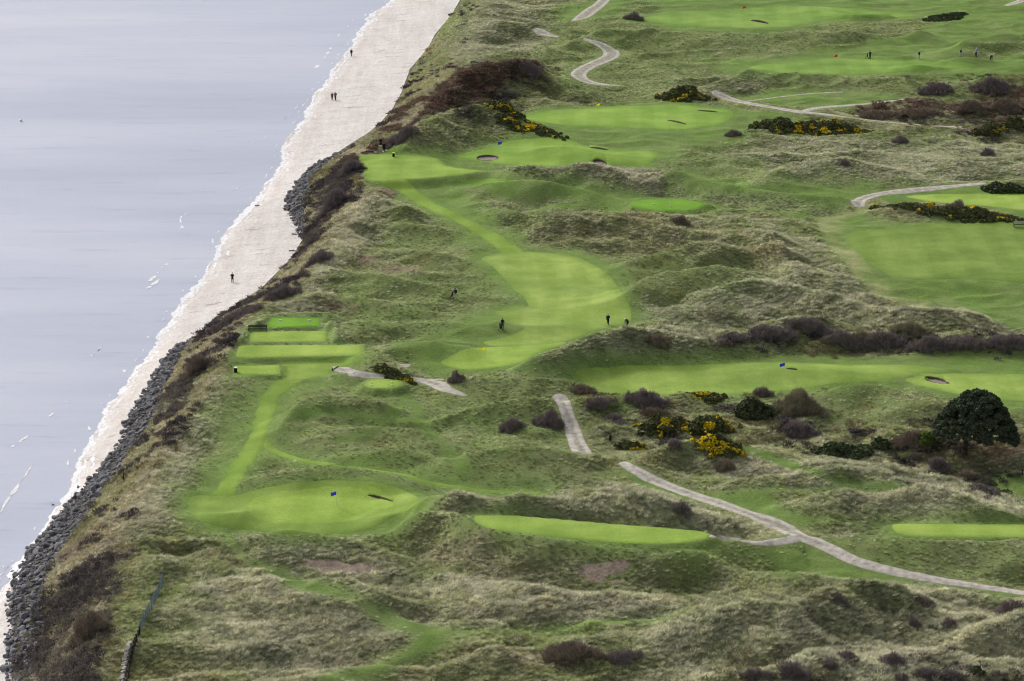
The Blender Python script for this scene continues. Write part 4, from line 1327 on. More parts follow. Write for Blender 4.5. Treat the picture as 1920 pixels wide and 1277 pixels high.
# ------------------------------------------------------------------ boulders of the rock armour
def rock_mesh(seed):
    r_ = np.random.default_rng(seed)
    bm = bmesh.new()
    bmesh.ops.create_icosphere(bm, subdivisions=3, radius=.5)
    planes = []
    for i in range(11):
        n_ = r_.normal(0, 1, 3)
        n_ /= np.linalg.norm(n_)
        planes.append((n_, r_.uniform(.27, .42)))
    ax = np.array([r_.uniform(.95, 1.25), r_.uniform(.75, 1.0), r_.uniform(.6, .85)])
    for v in bm.verts:
        p = np.array(v.co)
        for n_, d in planes:
            e = p @ n_ - d
            if e > 0:
                p = p - n_ * e * .92
        p = p * ax * 1.15 + r_.normal(0, .008, 3)
        v.co = p
    return bm_mesh("boulder", bm, "rock")
rocks = [rock_mesh(300 + i) for i in range(9)]
RX = []
for ya, yb, dens in (((20, 1290), (355, 642), 4.2), ((570, 441), (628, 292), 4.2)):
    _, y0 = plane_pt(ya[0], ya[1], 2.4)
    _, y1 = plane_pt(yb[0], yb[1], 2.4)
    for yq in np.arange(float(y0), float(y1), .30):
        s0, r0 = float(fS(yq)), float(fR(yq))
        nrk = (max(r0 - s0, .4) + .8) * .30 * dens
        for _ in range(int(nrk) + (rng.uniform() < nrk % 1)):
            xq = rng.uniform(s0 - .5, max(r0, s0 + .4) + .5)
            RX.append((xq, yq + rng.uniform(-.2, .2), float(np.clip(rng.lognormal(-.80, .48), .24, 1.4))))
loose = [(78, 1008, .9), (52, 1028, .8), (63, 1026, 1.1), (76, 1015, .6), (24, 1072, .6), (100, 947, .5), (165, 910, 1.2), (150, 933, 1.2), (120, 970, 1.3),
         (485, 548, .9), (495, 543, .9), (505, 536, .7), (520, 528, .7), (535, 505, .6), (574, 445, .7), (147, 915, .6), (190, 880, .8), (285, 705, .7), (30, 1088, .6), (12, 1200, .6), (10, 1190, .5), (628, 296, .7), (640, 288, .6), (652, 280, .5)]
lx, ly = march(H, [q[0] for q in loose], [q[1] for q in loose])
for (u, v, s_), x, y in zip(loose, lx, ly):
    RX.append((float(x), float(y), s_))
RX = np.array(RX)
rz_ = np.maximum(sample(H, RX[:, 0], RX[:, 1]), -.2)
uu, vv = project(RX[:, 0], RX[:, 1], rz_)
vis = (uu > 2) & (uu < 1915) & (vv < 1274)
app = RX[:, 2] / RX[:, 1] * np.where(vis, 1, 0)
app[-len(loose):] += .5
big = np.argsort(-app)[:296]
rest = np.setdiff1d(np.arange(len(RX)), big)
for q, i in enumerate(big):
    o = link("boulder", rocks[q % len(rocks)])
    s_ = RX[i, 2] * random.uniform(.9, 1.1)
    o.location = (RX[i, 0], RX[i, 1], rz_[i] + .16 * s_)
    o.scale = (s_, s_, s_ * random.uniform(.75, 1.1))
    o.rotation_euler = (random.uniform(-.5, .5), random.uniform(-.5, .5), random.uniform(0, 6.28))
    o["label"] = "angular dark grey boulder of the rock armour between the beach and the grassy bank"
    o["category"] = "boulder"
    o["group"] = "boulders of the rock armour"
rp = [proto("boulder_mass", m_) for m_ in rocks]
n_ = len(rest)
s_ = RX[rest, 2]
scatter("boulder_rubble", "smaller grey boulders filling the rock armour above the beach", "boulders", np.stack([RX[rest, 0], RX[rest, 1], rz_[rest] + .12 * s_], 1), rp,
        np.stack([rng.uniform(-.5, .5, n_), rng.uniform(-.5, .5, n_), rng.uniform(0, 6.28, n_)], 1), np.stack([s_, s_, s_ * .9], 1), np.ones((n_, 3)))

# ------------------------------------------------------------------ bushes and trees
def ground(u, v):
    x, y = march(H, [u], [v])
    return float(x[0]), float(y[0]), float(sample(H, x, y)[0])

def leaf_cloud(lumps, leaf, dens, style, seed, zmin=-9):
    """leaf sized faces spread over the shells of many lumps (x, y, z, rx, ry, rz)"""
    r_ = np.random.default_rng(seed)
    L = np.array(lumps)
    P, N = [], []
    for i, (x, y, z, a, b_, c) in enumerate(L):
        area = 4 * math.pi * ((a * b_) ** 1.6 / 3 + (a * c) ** 1.6 / 3 + (b_ * c) ** 1.6 / 3) ** (1 / 1.6)
        n = int(area / leaf ** 2 * dens) + 12
        d = r_.normal(0, 1, (n, 3))
        d /= np.linalg.norm(d, axis=1)[:, None]
        rr_ = (r_.uniform(.62, 1.06, n) ** .7)[:, None]
        p = np.array((x, y, z)) + d * rr_ * np.array((a, b_, c))
        keep = np.ones(n, bool)
        for j, M in enumerate(L):
            if j != i and abs(M[0] - x) < M[3] + a and abs(M[1] - y) < M[4] + b_:
                keep &= (((p - M[:3]) / M[3:]) ** 2).sum(1) > .62
        keep &= p[:, 2] > zmin
        P.append(p[keep])
        N.append(d[keep])
    P, N = np.concatenate(P), np.concatenate(N)
    n = len(P)
    if style == 'twig':
        t = N * .6 + np.array((0, 0, .9)) + r_.normal(0, .35, (n, 3))
        lw, ll = .13, 1.7
        P = P + N * np.abs(r_.normal(0, .16, (n, 1))) * np.minimum(1, L[:, 3].mean())
    else:
        t = r_.normal(0, 1, (n, 3)) + N * .3
        lw, ll = .5, .75
    t /= np.linalg.norm(t, axis=1)[:, None]
    w_ = np.cross(t, N + r_.normal(0, .7, (n, 3)))
    w_ /= np.linalg.norm(w_, axis=1)[:, None] + 1e-9
    sz_ = leaf * r_.uniform(.6, 1.35, (n, 1))
    a, b_ = t * sz_ * ll, w_ * sz_ * lw
    V = np.stack([P - a - b_, P - a + b_, P + a + b_ * .5, P + a - b_ * .5], 1).reshape(-1, 3)
    F = np.arange(n * 4).reshape(-1, 4)
    return V, F, P, N

BUSH = {  # kind: foliage material, style, leaf size, flower share
    'gorse': ("gorse_leaf", 'leaf', .20, .17), 'gorse_bright': ("gorse_leaf", 'leaf', .20, .5), 'gorse_dull': ("gorse_leaf", 'leaf', .20, .07),
    'evergreen': ("dark_leaf", 'leaf', .22, 0), 'purple': ("purple_twig", 'twig', .20, 0), 'brown': ("brown_twig", 'twig', .20, 0),
    'olive': ("olive_twig", 'twig', .2, 0), 'bright': ("bright_leaf", 'leaf', .2, 0)}
bush_n = [0]
def bush(name, kind, u0, u1, v0, v1, label, slope=0.0, depth=.55, group=None, cat="bush"):
    """a shrub filling the photo box u0..u1, v0..v1; slope leans its footprint across the slope (px drop over its width)"""
    bush_n[0] += 1
    seed = 1000 + bush_n[0]
    r_ = np.random.default_rng(seed)
    x, y, z = ground((u0 + u1) / 2, v1)
    s = FPX / math.hypot(y, CZ - z)
    dep = math.atan2(CZ - z, y)
    w_, hpx = (u1 - u0) / s, (v1 - v0 - abs(slope)) / s
    d = min(depth * w_, .7 * hpx / math.sin(dep))
    h = max((hpx - d * math.sin(dep) * .8) / math.cos(dep), .35)
    root = thing(name, label, cat, (x, y + d / 2, z), 0, group)
    lr = min(max(.3 * h + .15, w_ * .12), w_ * .3, 1.3)
    n = int(max(5, 1.5 * w_ * max(d, lr) / lr ** 2))
    lumps = []
    shy = slope / s / math.sin(dep)
    for i in range(min(n, 90)):
        a, q = r_.uniform(0, 6.283), math.sqrt(r_.uniform())
        lx_, ly_ = q * math.cos(a) * (w_ / 2 - lr * .7), q * math.sin(a) * max(d / 2 - lr * .5, .05)
        lx_ += r_.normal(0, .12 * lr)
        ly_ -= shy * lx_ / w_ if slope else 0
        top = h * (1 - .75 * q ** 1.5) * r_.uniform(.5, 1.12)
        rad = lr * r_.uniform(.5, 1.2)
        gz = float(sample(H, x + lx_, y + d / 2 + ly_)) - z
        gz = max(min(gz, 1.2), -1.2)
        rz = max(top / 2, .2)
        lumps.append((lx_, ly_, gz + top - rz, rad, rad * .9, rz))
        if i % 3 == 0 and kind not in ('evergreen',):     # low suckers straggling round the edge
            e_ = r_.uniform(.9, 1.25)
            sx_, sy_ = e_ * math.cos(a) * w_ / 2, e_ * math.sin(a) * d / 2 - (shy * e_ * math.cos(a) / 2 if slope else 0)
            sz_ = max(min(float(sample(H, x + sx_, y + d / 2 + sy_)) - z, 1.2), -1.2)
            lumps.append((sx_, sy_, sz_ + .1, lr * .45, lr * .4, min(.22 * h + .12, .6)))
    mat, style, leaf, fl = BUSH[kind]
    leaf = leaf * (1.0 if w_ > 2.2 else .75)
    V, F, P, N = leaf_cloud(lumps, leaf, 1.5 if style == 'leaf' else 3.0, style, seed, -1.5)
    link("foliage", mesh_np("foliage", V, F, mat, False), root)
    if fl:
        nz = fbm(P[:, 0] + x, P[:, 1] + y + P[:, 2], 1.7, 3, seed % 50)
        thr = np.quantile(nz, 1 - fl * 1.1)
        k_ = (nz > thr) & (N[:, 2] > -.1) & (r_.uniform(0, 1, len(P)) < .8)
        Q, M = P[k_] + N[k_] * .07, N[k_]
        if len(Q) > 4:
            t = r_.normal(0, 1, Q.shape)
            t -= M * (t * M).sum(1)[:, None] * .6
            t /= np.linalg.norm(t, axis=1)[:, None]
            b_ = np.cross(t, M + r_.normal(0, .3, Q.shape))
            b_ /= np.linalg.norm(b_, axis=1)[:, None] + 1e-9
            t, b_ = t * .13, b_ * .11
            V = np.stack([Q - t - b_, Q + t - b_, Q + t + b_, Q - t + b_], 1).reshape(-1, 3)
            link("flowers", mesh_np("flowers", V, np.arange(len(V)).reshape(-1, 4), "gorse_flower", False), root)
    bm = bmesh.new()
    for i in range(4):
        a = r_.uniform(0, 6.28)
        q = Vector((math.cos(a) * w_ * .12, math.sin(a) * d * .12, -.1))
        b_tube(bm, q, q * 1.8 + Vector((0, 0, h * .6)), .05, .02, 5)
    link("stems", bm_mesh("stems", bm, "bark"), root)
    return root

B = bush
# flowering and dark gorse
B("gorse_bush", 'gorse', 906, 984, 177, 214, "rounded gorse bush topped with yellow bloom on the dune behind the rolling green", 6)
B("gorse_bush", 'gorse', 916, 985, 211, 240, "left end of the sloping gorse strip, its crest yellow with bloom", 10)
B("gorse_bush", 'gorse', 978, 1054, 222, 253, "right end of the sloping gorse strip, tapering with orange bloom", 14)
B("gorse_bush", 'gorse_dull', 1243, 1332, 152, 189, "dark gorse clump left of the upper path fork", 6)
B("gorse_bush", 'gorse_dull', 1414, 1520, 217, 250, "left half of the wide gorse bank below the path fork")
B("gorse_bush", 'gorse', 1500, 1630, 216, 254, "right half of the wide gorse bank below the path fork, flecked with yellow")
B("gorse_bush", 'gorse_dull', 1825, 1880, 222, 256, "dull gorse clump right of the bare earth end of the trace")
B("gorse_bush", 'gorse_dull', 1870, 1930, 215, 248, "dull gorse clump cut by the right edge above the rough slope")
B("gorse_bush", 'gorse_dull', 697, 770, 676, 710, "dark gorse sprawling over the mound above the little oval tee", 14)
B("gorse_bush", 'gorse', 1266, 1362, 728, 752, "low gorse with orange tips just below the long mown apron", 3)
B("gorse_bush", 'gorse', 1198, 1290, 776, 820, "large gorse bush heavy with orange yellow bloom beside the track")
B("gorse_bush", 'gorse', 1280, 1380, 776, 820, "dark gorse with a line of yellow blooms left of the round evergreen")
B("gorse_bush", 'gorse_bright', 1304, 1393, 818, 857, "brightest gorse bush, nearly covered in yellow flowers")
B("gorse_bush", 'gorse', 1158, 1205, 819, 847, "small dark bush with orange flowering top right of the track")
# evergreens
B("evergreen_bush", 'evergreen', 1370, 1457, 735, 792, "rounded dark evergreen standing above the gorse left of the olive thicket", 0, .6)
B("evergreen_bush", 'evergreen', 1521, 1642, 822, 864, "low wide dark evergreen bush left of the big pine")
B("evergreen_bush", 'evergreen', 1633, 1676, 814, 846, "small round dark evergreen between the low evergreen and the pine")
B("scrub_bush", 'brown', 1675, 1745, 814, 842, "brown scrub between the small round evergreen and the pine")
B("scrub_bush", 'bright', 1722, 1762, 812, 848, "bright green shrub at the left foot of the big pine")
B("scrub_bush", 'purple', 1416, 1446, 724, 744, "slanting purple shrub poking above the round evergreen")
B("scrub_bush", 'olive', 1455, 1543, 730, 784, "pale olive leafless thicket right of the round evergreen")
B("scrub_bush", 'purple', 1464, 1532, 793, 822, "dark purple bush below the olive leafless thicket")
# leafless purple bushes
B("scrub_bush", 'purple', 942, 982, 784, 810, "lone round purple bush on the green hummock left of the track")
B("scrub_bush", 'purple', 1008, 1060, 768, 803, "larger purple bush touching the left edge of the straight track")
B("scrub_bush", 'purple', 842, 868, 695, 718, "round dark shrub beside the grey gravel path stub")
B("scrub_bush", 'purple', 1100, 1140, 742, 773, "upright purple bush just right of the top of the straight track")
B("scrub_bush", 'purple', 1178, 1246, 735, 768, "domed purple bush against the long mown apron")
B("scrub_bush", 'brown', 1074, 1116, 725, 741, "low brown shrub at the left end of the long mown apron")
B("scrub_bush", 'brown', 1205, 1250, 764, 786, "brown shrub below the domed purple bush")
B("scrub_bush", 'purple', 1137, 1168, 774, 790, "small purple shrub left of the large flowering gorse")
B("scrub_bush", 'purple', 1254, 1278, 825, 844, "small leaning dark shrub left of the brightest gorse")
B("scrub_bush", 'brown', 1218, 1254, 633, 656, "low dark shrub on the ridge right of the two golfers")
B("scrub_bush", 'purple', 1264, 1298, 942, 968, "dark shrub on the foreground dune just left of the main gravel track")
B("scrub_bush", 'brown', 1340, 1376, 862, 886, "small dark shrub below the brightest gorse")
B("scrub_bush", 'purple', 970, 1018, 120, 147, "dark purple bush at the top of the russet bank")
B("scrub_bush", 'purple', 640, 676, 289, 325, "purple bush on the sea bank left of the clifftop tee")
B("scrub_bush", 'purple', 722, 786, 231, 264, "sprawling purple bush behind the clifftop tee golfers", -8)
B("scrub_bush", 'purple', 603, 656, 340, 392, "big purple thicket on the sea bank above the upper rocks", -12)
B("scrub_bush", 'purple', 572, 620, 458, 494, "purple thicket on the sea bank below the upper rocks", -12)
B("scrub_bush", 'purple', 500, 556, 520, 560, "purple thicket on the sea bank level with the jogger", -14)
B("scrub_bush", 'purple', 400, 474, 562, 605, "dark thicket on the lip of the bank left of the stepped tees", -20)
B("scrub_bush", 'brown', 345, 395, 650, 700, "brown thicket on the sea bank left of the widest tee", -14)
B("scrub_bush", 'brown', 130, 200, 1130, 1200, "brown thicket on the sea bank left of the netting fence", -14)
B("scrub_bush", 'purple', 1174, 1202, 22, 38, "dark bush on the dune at the top right of the hooked path")
B("scrub_bush", 'evergreen', 1724, 1828, 11, 40, "dark sloping thicket on the dune near the top right", -14)
B("scrub_bush", 'purple', 1727, 1784, 158, 178, "low dark bush above the brown scrub slope")
B("scrub_bush", 'purple', 1830, 1898, 144, 178, "large purple bush on the dune right of the low dark bush")
B("scrub_bush", 'brown', 1612, 1688, 200, 222, "dark scrub at the end of the thin gravel path")
B("scrub_bush", 'brown', 1680, 1760, 196, 222, "russet scrub right of the dark scrub at the path end")
B("scrub_bush", 'brown', 1790, 1850, 185, 214, "russet scrub clump in the middle of the brown slope")
B("scrub_bush", 'brown', 1850, 1925, 180, 212, "russet scrub clump at the right edge of the brown slope")
B("scrub_bush", 'purple', 1364, 1388, 243, 256, "small dark bush left of the wide gorse bank")
B("scrub_bush", 'purple', 1678, 1704, 247, 270, "upright dark bush alone below the brown scrub slope")
B("scrub_bush", 'purple', 1841, 1862, 278, 293, "small dark bush in the pale rough at the right")
B("scrub_bush", 'purple', 1575, 1592, 297, 311, "tiny dark bush on top of the round grassy mound")
B("scrub_bush", 'brown', 1262, 1292, 404, 422, "small brown bush on the dune below the white marked tee")
B("hedge", 'evergreen', 1836, 1935, 332, 364, "dark evergreen hedge behind the bench at the right edge", 4, .4, None, "hedge")
B("hedge", 'gorse_dull', 1645, 1740, 371, 394, "left half of the low dark hedge below the curling path", 8, .3, None, "hedge")
B("hedge", 'gorse_dull', 1730, 1905, 378, 414, "right half of the low dark hedge below the curling path", 16, .25, None, "hedge")
B("scrub_bush", 'purple', 1782, 1814, 373, 394, "bushy hump growing out of the low dark hedge")
# the two purple bands right of the curved fairway
for a in [(1337, 1420, 624, 648, "pointed left end of the purple thicket band", -10), (1400, 1490, 608, 641, "middle of the left purple thicket band", -8),
          (1478, 1568, 599, 632, "high right end of the left purple thicket band", 4), (1548, 1622, 630, 656, "left end of the long right purple thicket band", 0),
          (1612, 1700, 632, 658, "second part of the long right purple thicket band", 0), (1700, 1780, 638, 660, "third part of the long right purple thicket band", 0),
          (1772, 1860, 640, 658, "fourth part of the long right purple thicket band", 0), (1850, 1930, 636, 657, "end of the long right purple thicket band at the right edge", 0)]:
    B("thicket", 'purple', a[0], a[1], a[2], a[3], a[4], a[5], .35, "purple thickets in bands behind the long mown apron", "thicket")
B("thicket", 'olive', 1677, 1745, 606, 634, "olive brown hump rising out of the right purple thicket band")
# foreground right
for a in [(1558, 1590, 1119, 1135, "small dark heather bush left on the high foreground dune"), (1720, 1756, 1120, 1138, "dark heather bush right on the high foreground dune"),
          (1872, 1914, 1125, 1151, "larger dark bush near the right edge below the track"), (1703, 1726, 1151, 1178, "upright dark bush on the foreground slope"),
          (1767, 1789, 1162, 1178, "small dark bush right of the upright one on the slope"), (1575, 1608, 1223, 1240, "flat dark bush on the lowest dune crest"),
          (1658, 1696, 1225, 1249, "round dark bush right of the flat one near the bottom"), (1545, 1568, 1233, 1256, "small dark bush left of the flat one near the bottom"),
          (1390, 1424, 1258, 1280, "dark bush at the bottom edge left of the lowest crest"), (1432, 1454, 1258, 1276, "smallest bush between two dark ones at the bottom"),
          (1460, 1514, 1253, 1280, "wide dark bush at the bottom edge"), (1723, 1757, 1250, 1275, "dark bush at the bottom right of the round one"),
          (1818, 1848, 1252, 1272, "green dark bush near the bottom right corner"), (1680, 1700, 1256, 1280, "narrow dark bush at the bottom edge"),
          (1766, 1808, 1262, 1284, "blackish bush cut by the bottom edge"), (1708, 1728, 855, 865, "low bush left of the pine's foreground scrub"),
          (1735, 1776, 860, 884, "purple scrub below the bright green shrub"), (1785, 1833, 872, 899, "brown scrub patch below the pine trunk"),
          (1819, 1874, 907, 927, "flat dark scrub at the right above the tee"), (1020, 1125, 1211, 1250, "broad brown heather patch low in the middle"),
          (1134, 1198, 1219, 1246, "smaller dark heather patch beside the broad one")]:
    B("heather_bush", 'brown' if a[0] in (1020, 1785) else ('evergreen' if a[0] == 1818 else 'purple'), a[0], a[1], a[2], a[3], a[4])

def limb(bm, p0, p1, r0, r1, bend, r_, n=5):
    pts = [Vector(p0).lerp(Vector(p1), i / n) + Vector((0, 0, bend * math.sin(math.pi * i / n))) + Vector(r_.normal(0, .05, 3)) * (0 < i < n) for i in range(n + 1)]
    for i in range(n):
        b_tube(bm, pts[i], pts[i + 1], r0 + (r1 - r0) * i / n, r0 + (r1 - r0) * (i + 1) / n, 8)
        b_ball(bm, pts[i + 1], r0 + (r1 - r0) * (i + 1) / n, 1)
    return pts

def pine():
    r_ = np.random.default_rng(5)
    x, y, z = ground(1808, 851)
    s = FPX / math.hypot(y, CZ - z)
    root = thing("pine_tree", "big spreading dark pine with a domed crown standing at the right edge", "tree", (x, y, z))
    W = 170 / s
    top = 124 / s / math.cos(R(20))
    bm = bmesh.new()
    tp = limb(bm, (0, 0, -.3), (.25, 0, 4.6), .42, .26, 0, r_)
    b_tube(bm, (0, 0, -.4), (0, 0, .5), .62, .40, 10)
    link("trunk", bm_mesh("trunk", bm, "bark", True), root)
    lumps = []
    N_ = 520
    ox = (1828 - 1808) / s
    for i in range(N_):
        a, q = r_.uniform(0, 6.283), math.sqrt(r_.uniform(0, 1))
        ex, ey = q * math.cos(a), q * math.sin(a)
        lx_ = ox + ex * W * .46
        ly_ = ey * W * .35
        roof = 3.6 + (top - 4.0) * (1 - abs(q) ** 2.2)
        roof -= 1.4 * max(0, ex) ** 2
        floor = 1.75 + (0.8 if ex < -.2 else 0.0) - 1.3 * max(0, ex) ** 2 + 1.5 * max(0, -ey)
        zz = roof - abs(r_.normal(0, .22)) * (roof - floor) - .1
        rad = r_.uniform(.38, .72)
        lumps.append((lx_, ly_, max(zz, floor), rad, rad, rad * .6))
    for i in range(9):
        a = 6.283 * i / 9 + r_.uniform(-.2, .2)
        bm = bmesh.new()
        st = tp[3 + i % 3]
        q = r_.uniform(.28, .40)
        limb(bm, st, (ox + math.cos(a) * W * q, math.sin(a) * W * q * .85, r_.uniform(3.8, 5.4)), .16, .05, .5, r_)
        link("limb", bm_mesh("limb", bm, "bark", True), root)
    V, F, P, N = leaf_cloud(lumps, .15, 1.7, 'leaf', 5)
    link("crown", mesh_np("crown", V, F, "pine_leaf", False), root)
pine()

# ------------------------------------------------------------------ people
def remesh(name, bm, mat, voxel=.014, ratio=.22):
    me = bpy.data.meshes.new("tmp")
    bm.to_mesh(me)
    bm.free()
    o = bpy.data.objects.new("tmp", me)
    COL.objects.link(o)
    md = o.modifiers.new("r", 'REMESH')
    md.mode = 'VOXEL'
    md.voxel_size = voxel
    sm = o.modifiers.new("s", 'SMOOTH')
    sm.iterations = 3
    dc = o.modifiers.new("d", 'DECIMATE')
    dc.ratio = ratio
    dg = bpy.context.evaluated_depsgraph_get()
    out = bpy.data.meshes.new_from_object(o.evaluated_get(dg))
    bpy.data.objects.remove(o)
    bpy.data.meshes.remove(me)
    out.name = name
    out.materials.clear()
    out.materials.append(MATS[mat])
    out.polygons.foreach_set("use_smooth", [True] * len(out.polygons))
    return out

def bone(bm, a, b_, ra, rb):
    b_tube(bm, a, b_, ra, rb, 12)
    b_ball(bm, a, ra, 2)
    b_ball(bm, b_, rb, 2)

def pose(kind):
    """joints in metres, figure facing -Y, feet on z = 0"""
    J = dict(pelvis=(0, 0, .95), chest=(0, 0, 1.30), neck=(0, -.01, 1.50), head=(0, -.03, 1.645),
             shL=(.19, 0, 1.42), shR=(-.19, 0, 1.42), elL=(.25, .03, 1.14), elR=(-.25, .03, 1.14), wrL=(.25, -.06, .90), wrR=(-.25, -.06, .90),
             hiL=(.10, 0, .90), hiR=(-.10, 0, .90), knL=(.11, -.02, .49), knR=(-.11, -.02, .49), anL=(.12, .02, .09), anR=(-.12, .02, .09))
    if kind == 'walk':
        J.update(knL=(.10, -.16, .52), anL=(.10, -.30, .10), knR=(-.10, .05, .48), anR=(-.10, .28, .14), elL=(.25, .14, 1.17), wrL=(.24, .14, .93), elR=(-.25, -.08, 1.15), wrR=(-.23, -.26, .98))
    elif kind == 'pull':
        J.update(knL=(.10, -.16, .52), anL=(.10, -.28, .10), knR=(-.10, .05, .48), anR=(-.10, .26, .13), elR=(-.28, .16, 1.18), wrR=(-.30, .36, 1.02), elL=(.25, -.06, 1.14), wrL=(.23, -.22, .98))
    elif kind == 'push':
        J.update(elL=(.24, -.10, 1.17), wrL=(.16, -.34, 1.05), elR=(-.24, -.10, 1.17), wrR=(-.16, -.34, 1.05))
    elif kind == 'stoop':
        J.update(pelvis=(0, .12, .92), chest=(0, -.12, 1.20), neck=(0, -.28, 1.32), head=(0, -.40, 1.39), shL=(.19, -.22, 1.27), shR=(-.19, -.22, 1.27),
                 elL=(.20, -.30, 1.00), elR=(-.20, -.30, 1.00), wrL=(.05, -.42, .80), wrR=(-.05, -.42, .83), hiL=(.10, .12, .88), hiR=(-.10, .12, .88), knL=(.14, 0, .48), knR=(-.14, 0, .48), anL=(.16, .06, .09), anR=(-.16, .06, .09))
    elif kind == 'kneel':
        J.update(pelvis=(0, .1, .52), chest=(0, -.05, .82), neck=(0, -.14, 1.0), head=(0, -.22, 1.11), shL=(.19, -.1, .94), shR=(-.19, -.1, .94), elL=(.24, -.2, .70), elR=(-.24, -.2, .70),
                 wrL=(.14, -.38, .60), wrR=(-.14, -.38, .60), hiL=(.1, .1, .48), hiR=(-.1, .1, .48), knL=(.15, -.28, .5), knR=(-.13, -.12, .1), anL=(.14, -.20, .09), anR=(-.13, .3, .10))
    elif kind == 'fold':
        J.update(elL=(.27, .02, 1.16), wrL=(.06, -.20, 1.10), elR=(-.27, .02, 1.16), wrR=(-.06, -.22, 1.05))
    return {k_: Vector(v_) for k_, v_ in J.items()}

_cache = {}
def figure_meshes(kind):
    if kind in _cache:
        return _cache[kind]
    J = pose(kind)
    up = (J["head"] - J["neck"]).normalized()
    fwd = Vector((0, -1, 0)) - up * (Vector((0, -1, 0)).dot(up))
    fwd.normalize()
    bm = bmesh.new()
    bone(bm, J["pelvis"], J["chest"], .125, .145)
    bone(bm, J["chest"], J["neck"] - up * .06, .14, .075)
    bone(bm, J["neck"] - up * .05, J["neck"] + up * .05, .06, .055)
    H_ = J["head"]
    b_ball(bm, H_ + up * .02, .098, 3, (.88, 1.02, 1.12))
    b_ball(bm, H_ - up * .045 + fwd * .03, .068, 2, (.85, .9, .95))
    b_tube(bm, H_ + fwd * .085 + up * .03, H_ + fwd * .115 - up * .012, .010, .018, 8)
    b_ball(bm, H_ + fwd * .083 - up * .055, .022, 1, (1.3, .6, .5))
    for sx in (-1, 1):
        b_ball(bm, H_ + Vector((sx * .088, 0, 0)), .026, 1, (.4, .7, 1.2))
    for S, sx in (("L", 1), ("R", -1)):
        sh, el_, wr = J["sh" + S], J["el" + S], J["wr" + S]
        bone(bm, J["chest"] + up * .06 + Vector((sx * .09, 0, 0)), sh, .085, .065)
        bone(bm, sh, el_, .058, .044)
        bone(bm, el_, wr, .043, .030)
        hd = (wr - el_).normalized()
        side = Vector((0, -1, 0)) - hd * hd.dot(Vector((0, -1, 0)))
        side = side.normalized() if side.length > .2 else Vector((1, 0, 0))
        inw = hd.cross(side).normalized() * (1 if hd.cross(side).x * sx < 0 else -1)
        bone(bm, wr, wr + hd * .085, .030, .036)
        for f, ln in enumerate((.070, .078, .072, .056)):
            b0 = wr + hd * .09 + side * (.027 - .018 * f)
            m1 = b0 + hd * ln * .55 + inw * .008
            b_tube(bm, b0, m1, .0105, .0095, 6)
            b_tube(bm, m1, m1 + hd * ln * .4 + inw * .022, .0095, .008, 6)
        t0_ = wr + hd * .035 + side * .03
        b_tube(bm, t0_, t0_ + hd * .04 + side * .03 + inw * .015, .012, .010, 6)
        hi, kn, an = J["hi" + S], J["kn" + S], J["an" + S]
        bone(bm, J["pelvis"], hi, .12, .092)
        bone(bm, hi, kn, .088, .058)
        bone(bm, kn, an, .056, .038)
        bone(bm, an, an + Vector((0, -.12, -.045)), .04, .035)
    body = remesh("body", bm, "skin", .012, .2)
    bm = bmesh.new()
    bone(bm, J["pelvis"], J["chest"], .165, .175)
    bone(bm, J["chest"], J["neck"] - up * .08, .165, .10)
    for S, sx in (("L", 1), ("R", -1)):
        sh, el_, wr = J["sh" + S], J["el" + S], J["wr" + S]
        bone(bm, J["chest"] + up * .05 + Vector((sx * .09, 0, 0)), sh, .10, .084)
        bone(bm, sh, el_, .080, .064)
        bone(bm, el_, wr, .062, .050)
    jacket = remesh("jacket", bm, "navy", .02, .3)
    bm = bmesh.new()
    for S in ("L", "R"):
        hi, kn, an = J["hi" + S], J["kn" + S], J["an" + S]
        bone(bm, J["pelvis"] - Vector((0, 0, .02)), hi, .145, .115)
        bone(bm, hi, kn, .112, .085)
        bone(bm, kn, an + Vector((0, 0, .02)), .083, .068)
    trousers = remesh("trousers", bm, "black", .02, .3)
    shoes = []
    for S in ("L", "R"):
        bm = bmesh.new()
        an = J["an" + S]
        bone(bm, an + Vector((0, .03, -.035)), an + Vector((0, -.16, -.045)), .052, .042)
        shoes.append(remesh("shoe", bm, "shoe", .014, .3))
    M = Matrix.Translation(H_) @ up.to_track_quat('Z', 'Y').to_matrix().to_4x4()
    bm = bmesh.new()
    b_ball(bm, (0, .0, .045), .106, 3, (.92, 1.04, 1.0))
    bmesh.ops.delete(bm, geom=[v for v in bm.verts if v.co.z < .035], context='VERTS')
    cap_bm = bm.copy()
    bmesh.ops.solidify(bm, geom=bm.faces[:], thickness=.012)
    bmesh.ops.transform(bm, matrix=Matrix.Translation(H_), verts=bm.verts)
    hair = bm_mesh("hair", bm, "hair", True)
    bm = cap_bm
    bmesh.ops.scale(bm, vec=(1.06, 1.06, 1.08), verts=bm.verts)
    bmesh.ops.solidify(bm, geom=bm.faces[:], thickness=.012)
    b_box(bm, (0, -.135, .045), (.15, .10, .014))
    bmesh.ops.transform(bm, matrix=Matrix.Translation(H_), verts=bm.verts)
    cap = bm_mesh("cap", bm, "white", False)
    bm = bmesh.new()
    for sx in (-1, 1):
        b_ball(bm, H_ + fwd * .088 + up * .03 + Vector((sx * .034, 0, 0)), .012, 1)
    eyes = bm_mesh("eyes", bm, "black", True)
    _cache[kind] = (body, jacket, trousers, shoes, hair, cap, eyes)
    return _cache[kind]

def part(name, me, parent, mat=None):
    o = link(name, me, parent)
    if mat:
        o.material_slots[0].link = 'OBJECT'
        o.material_slots[0].material = MATS[mat]
    return o

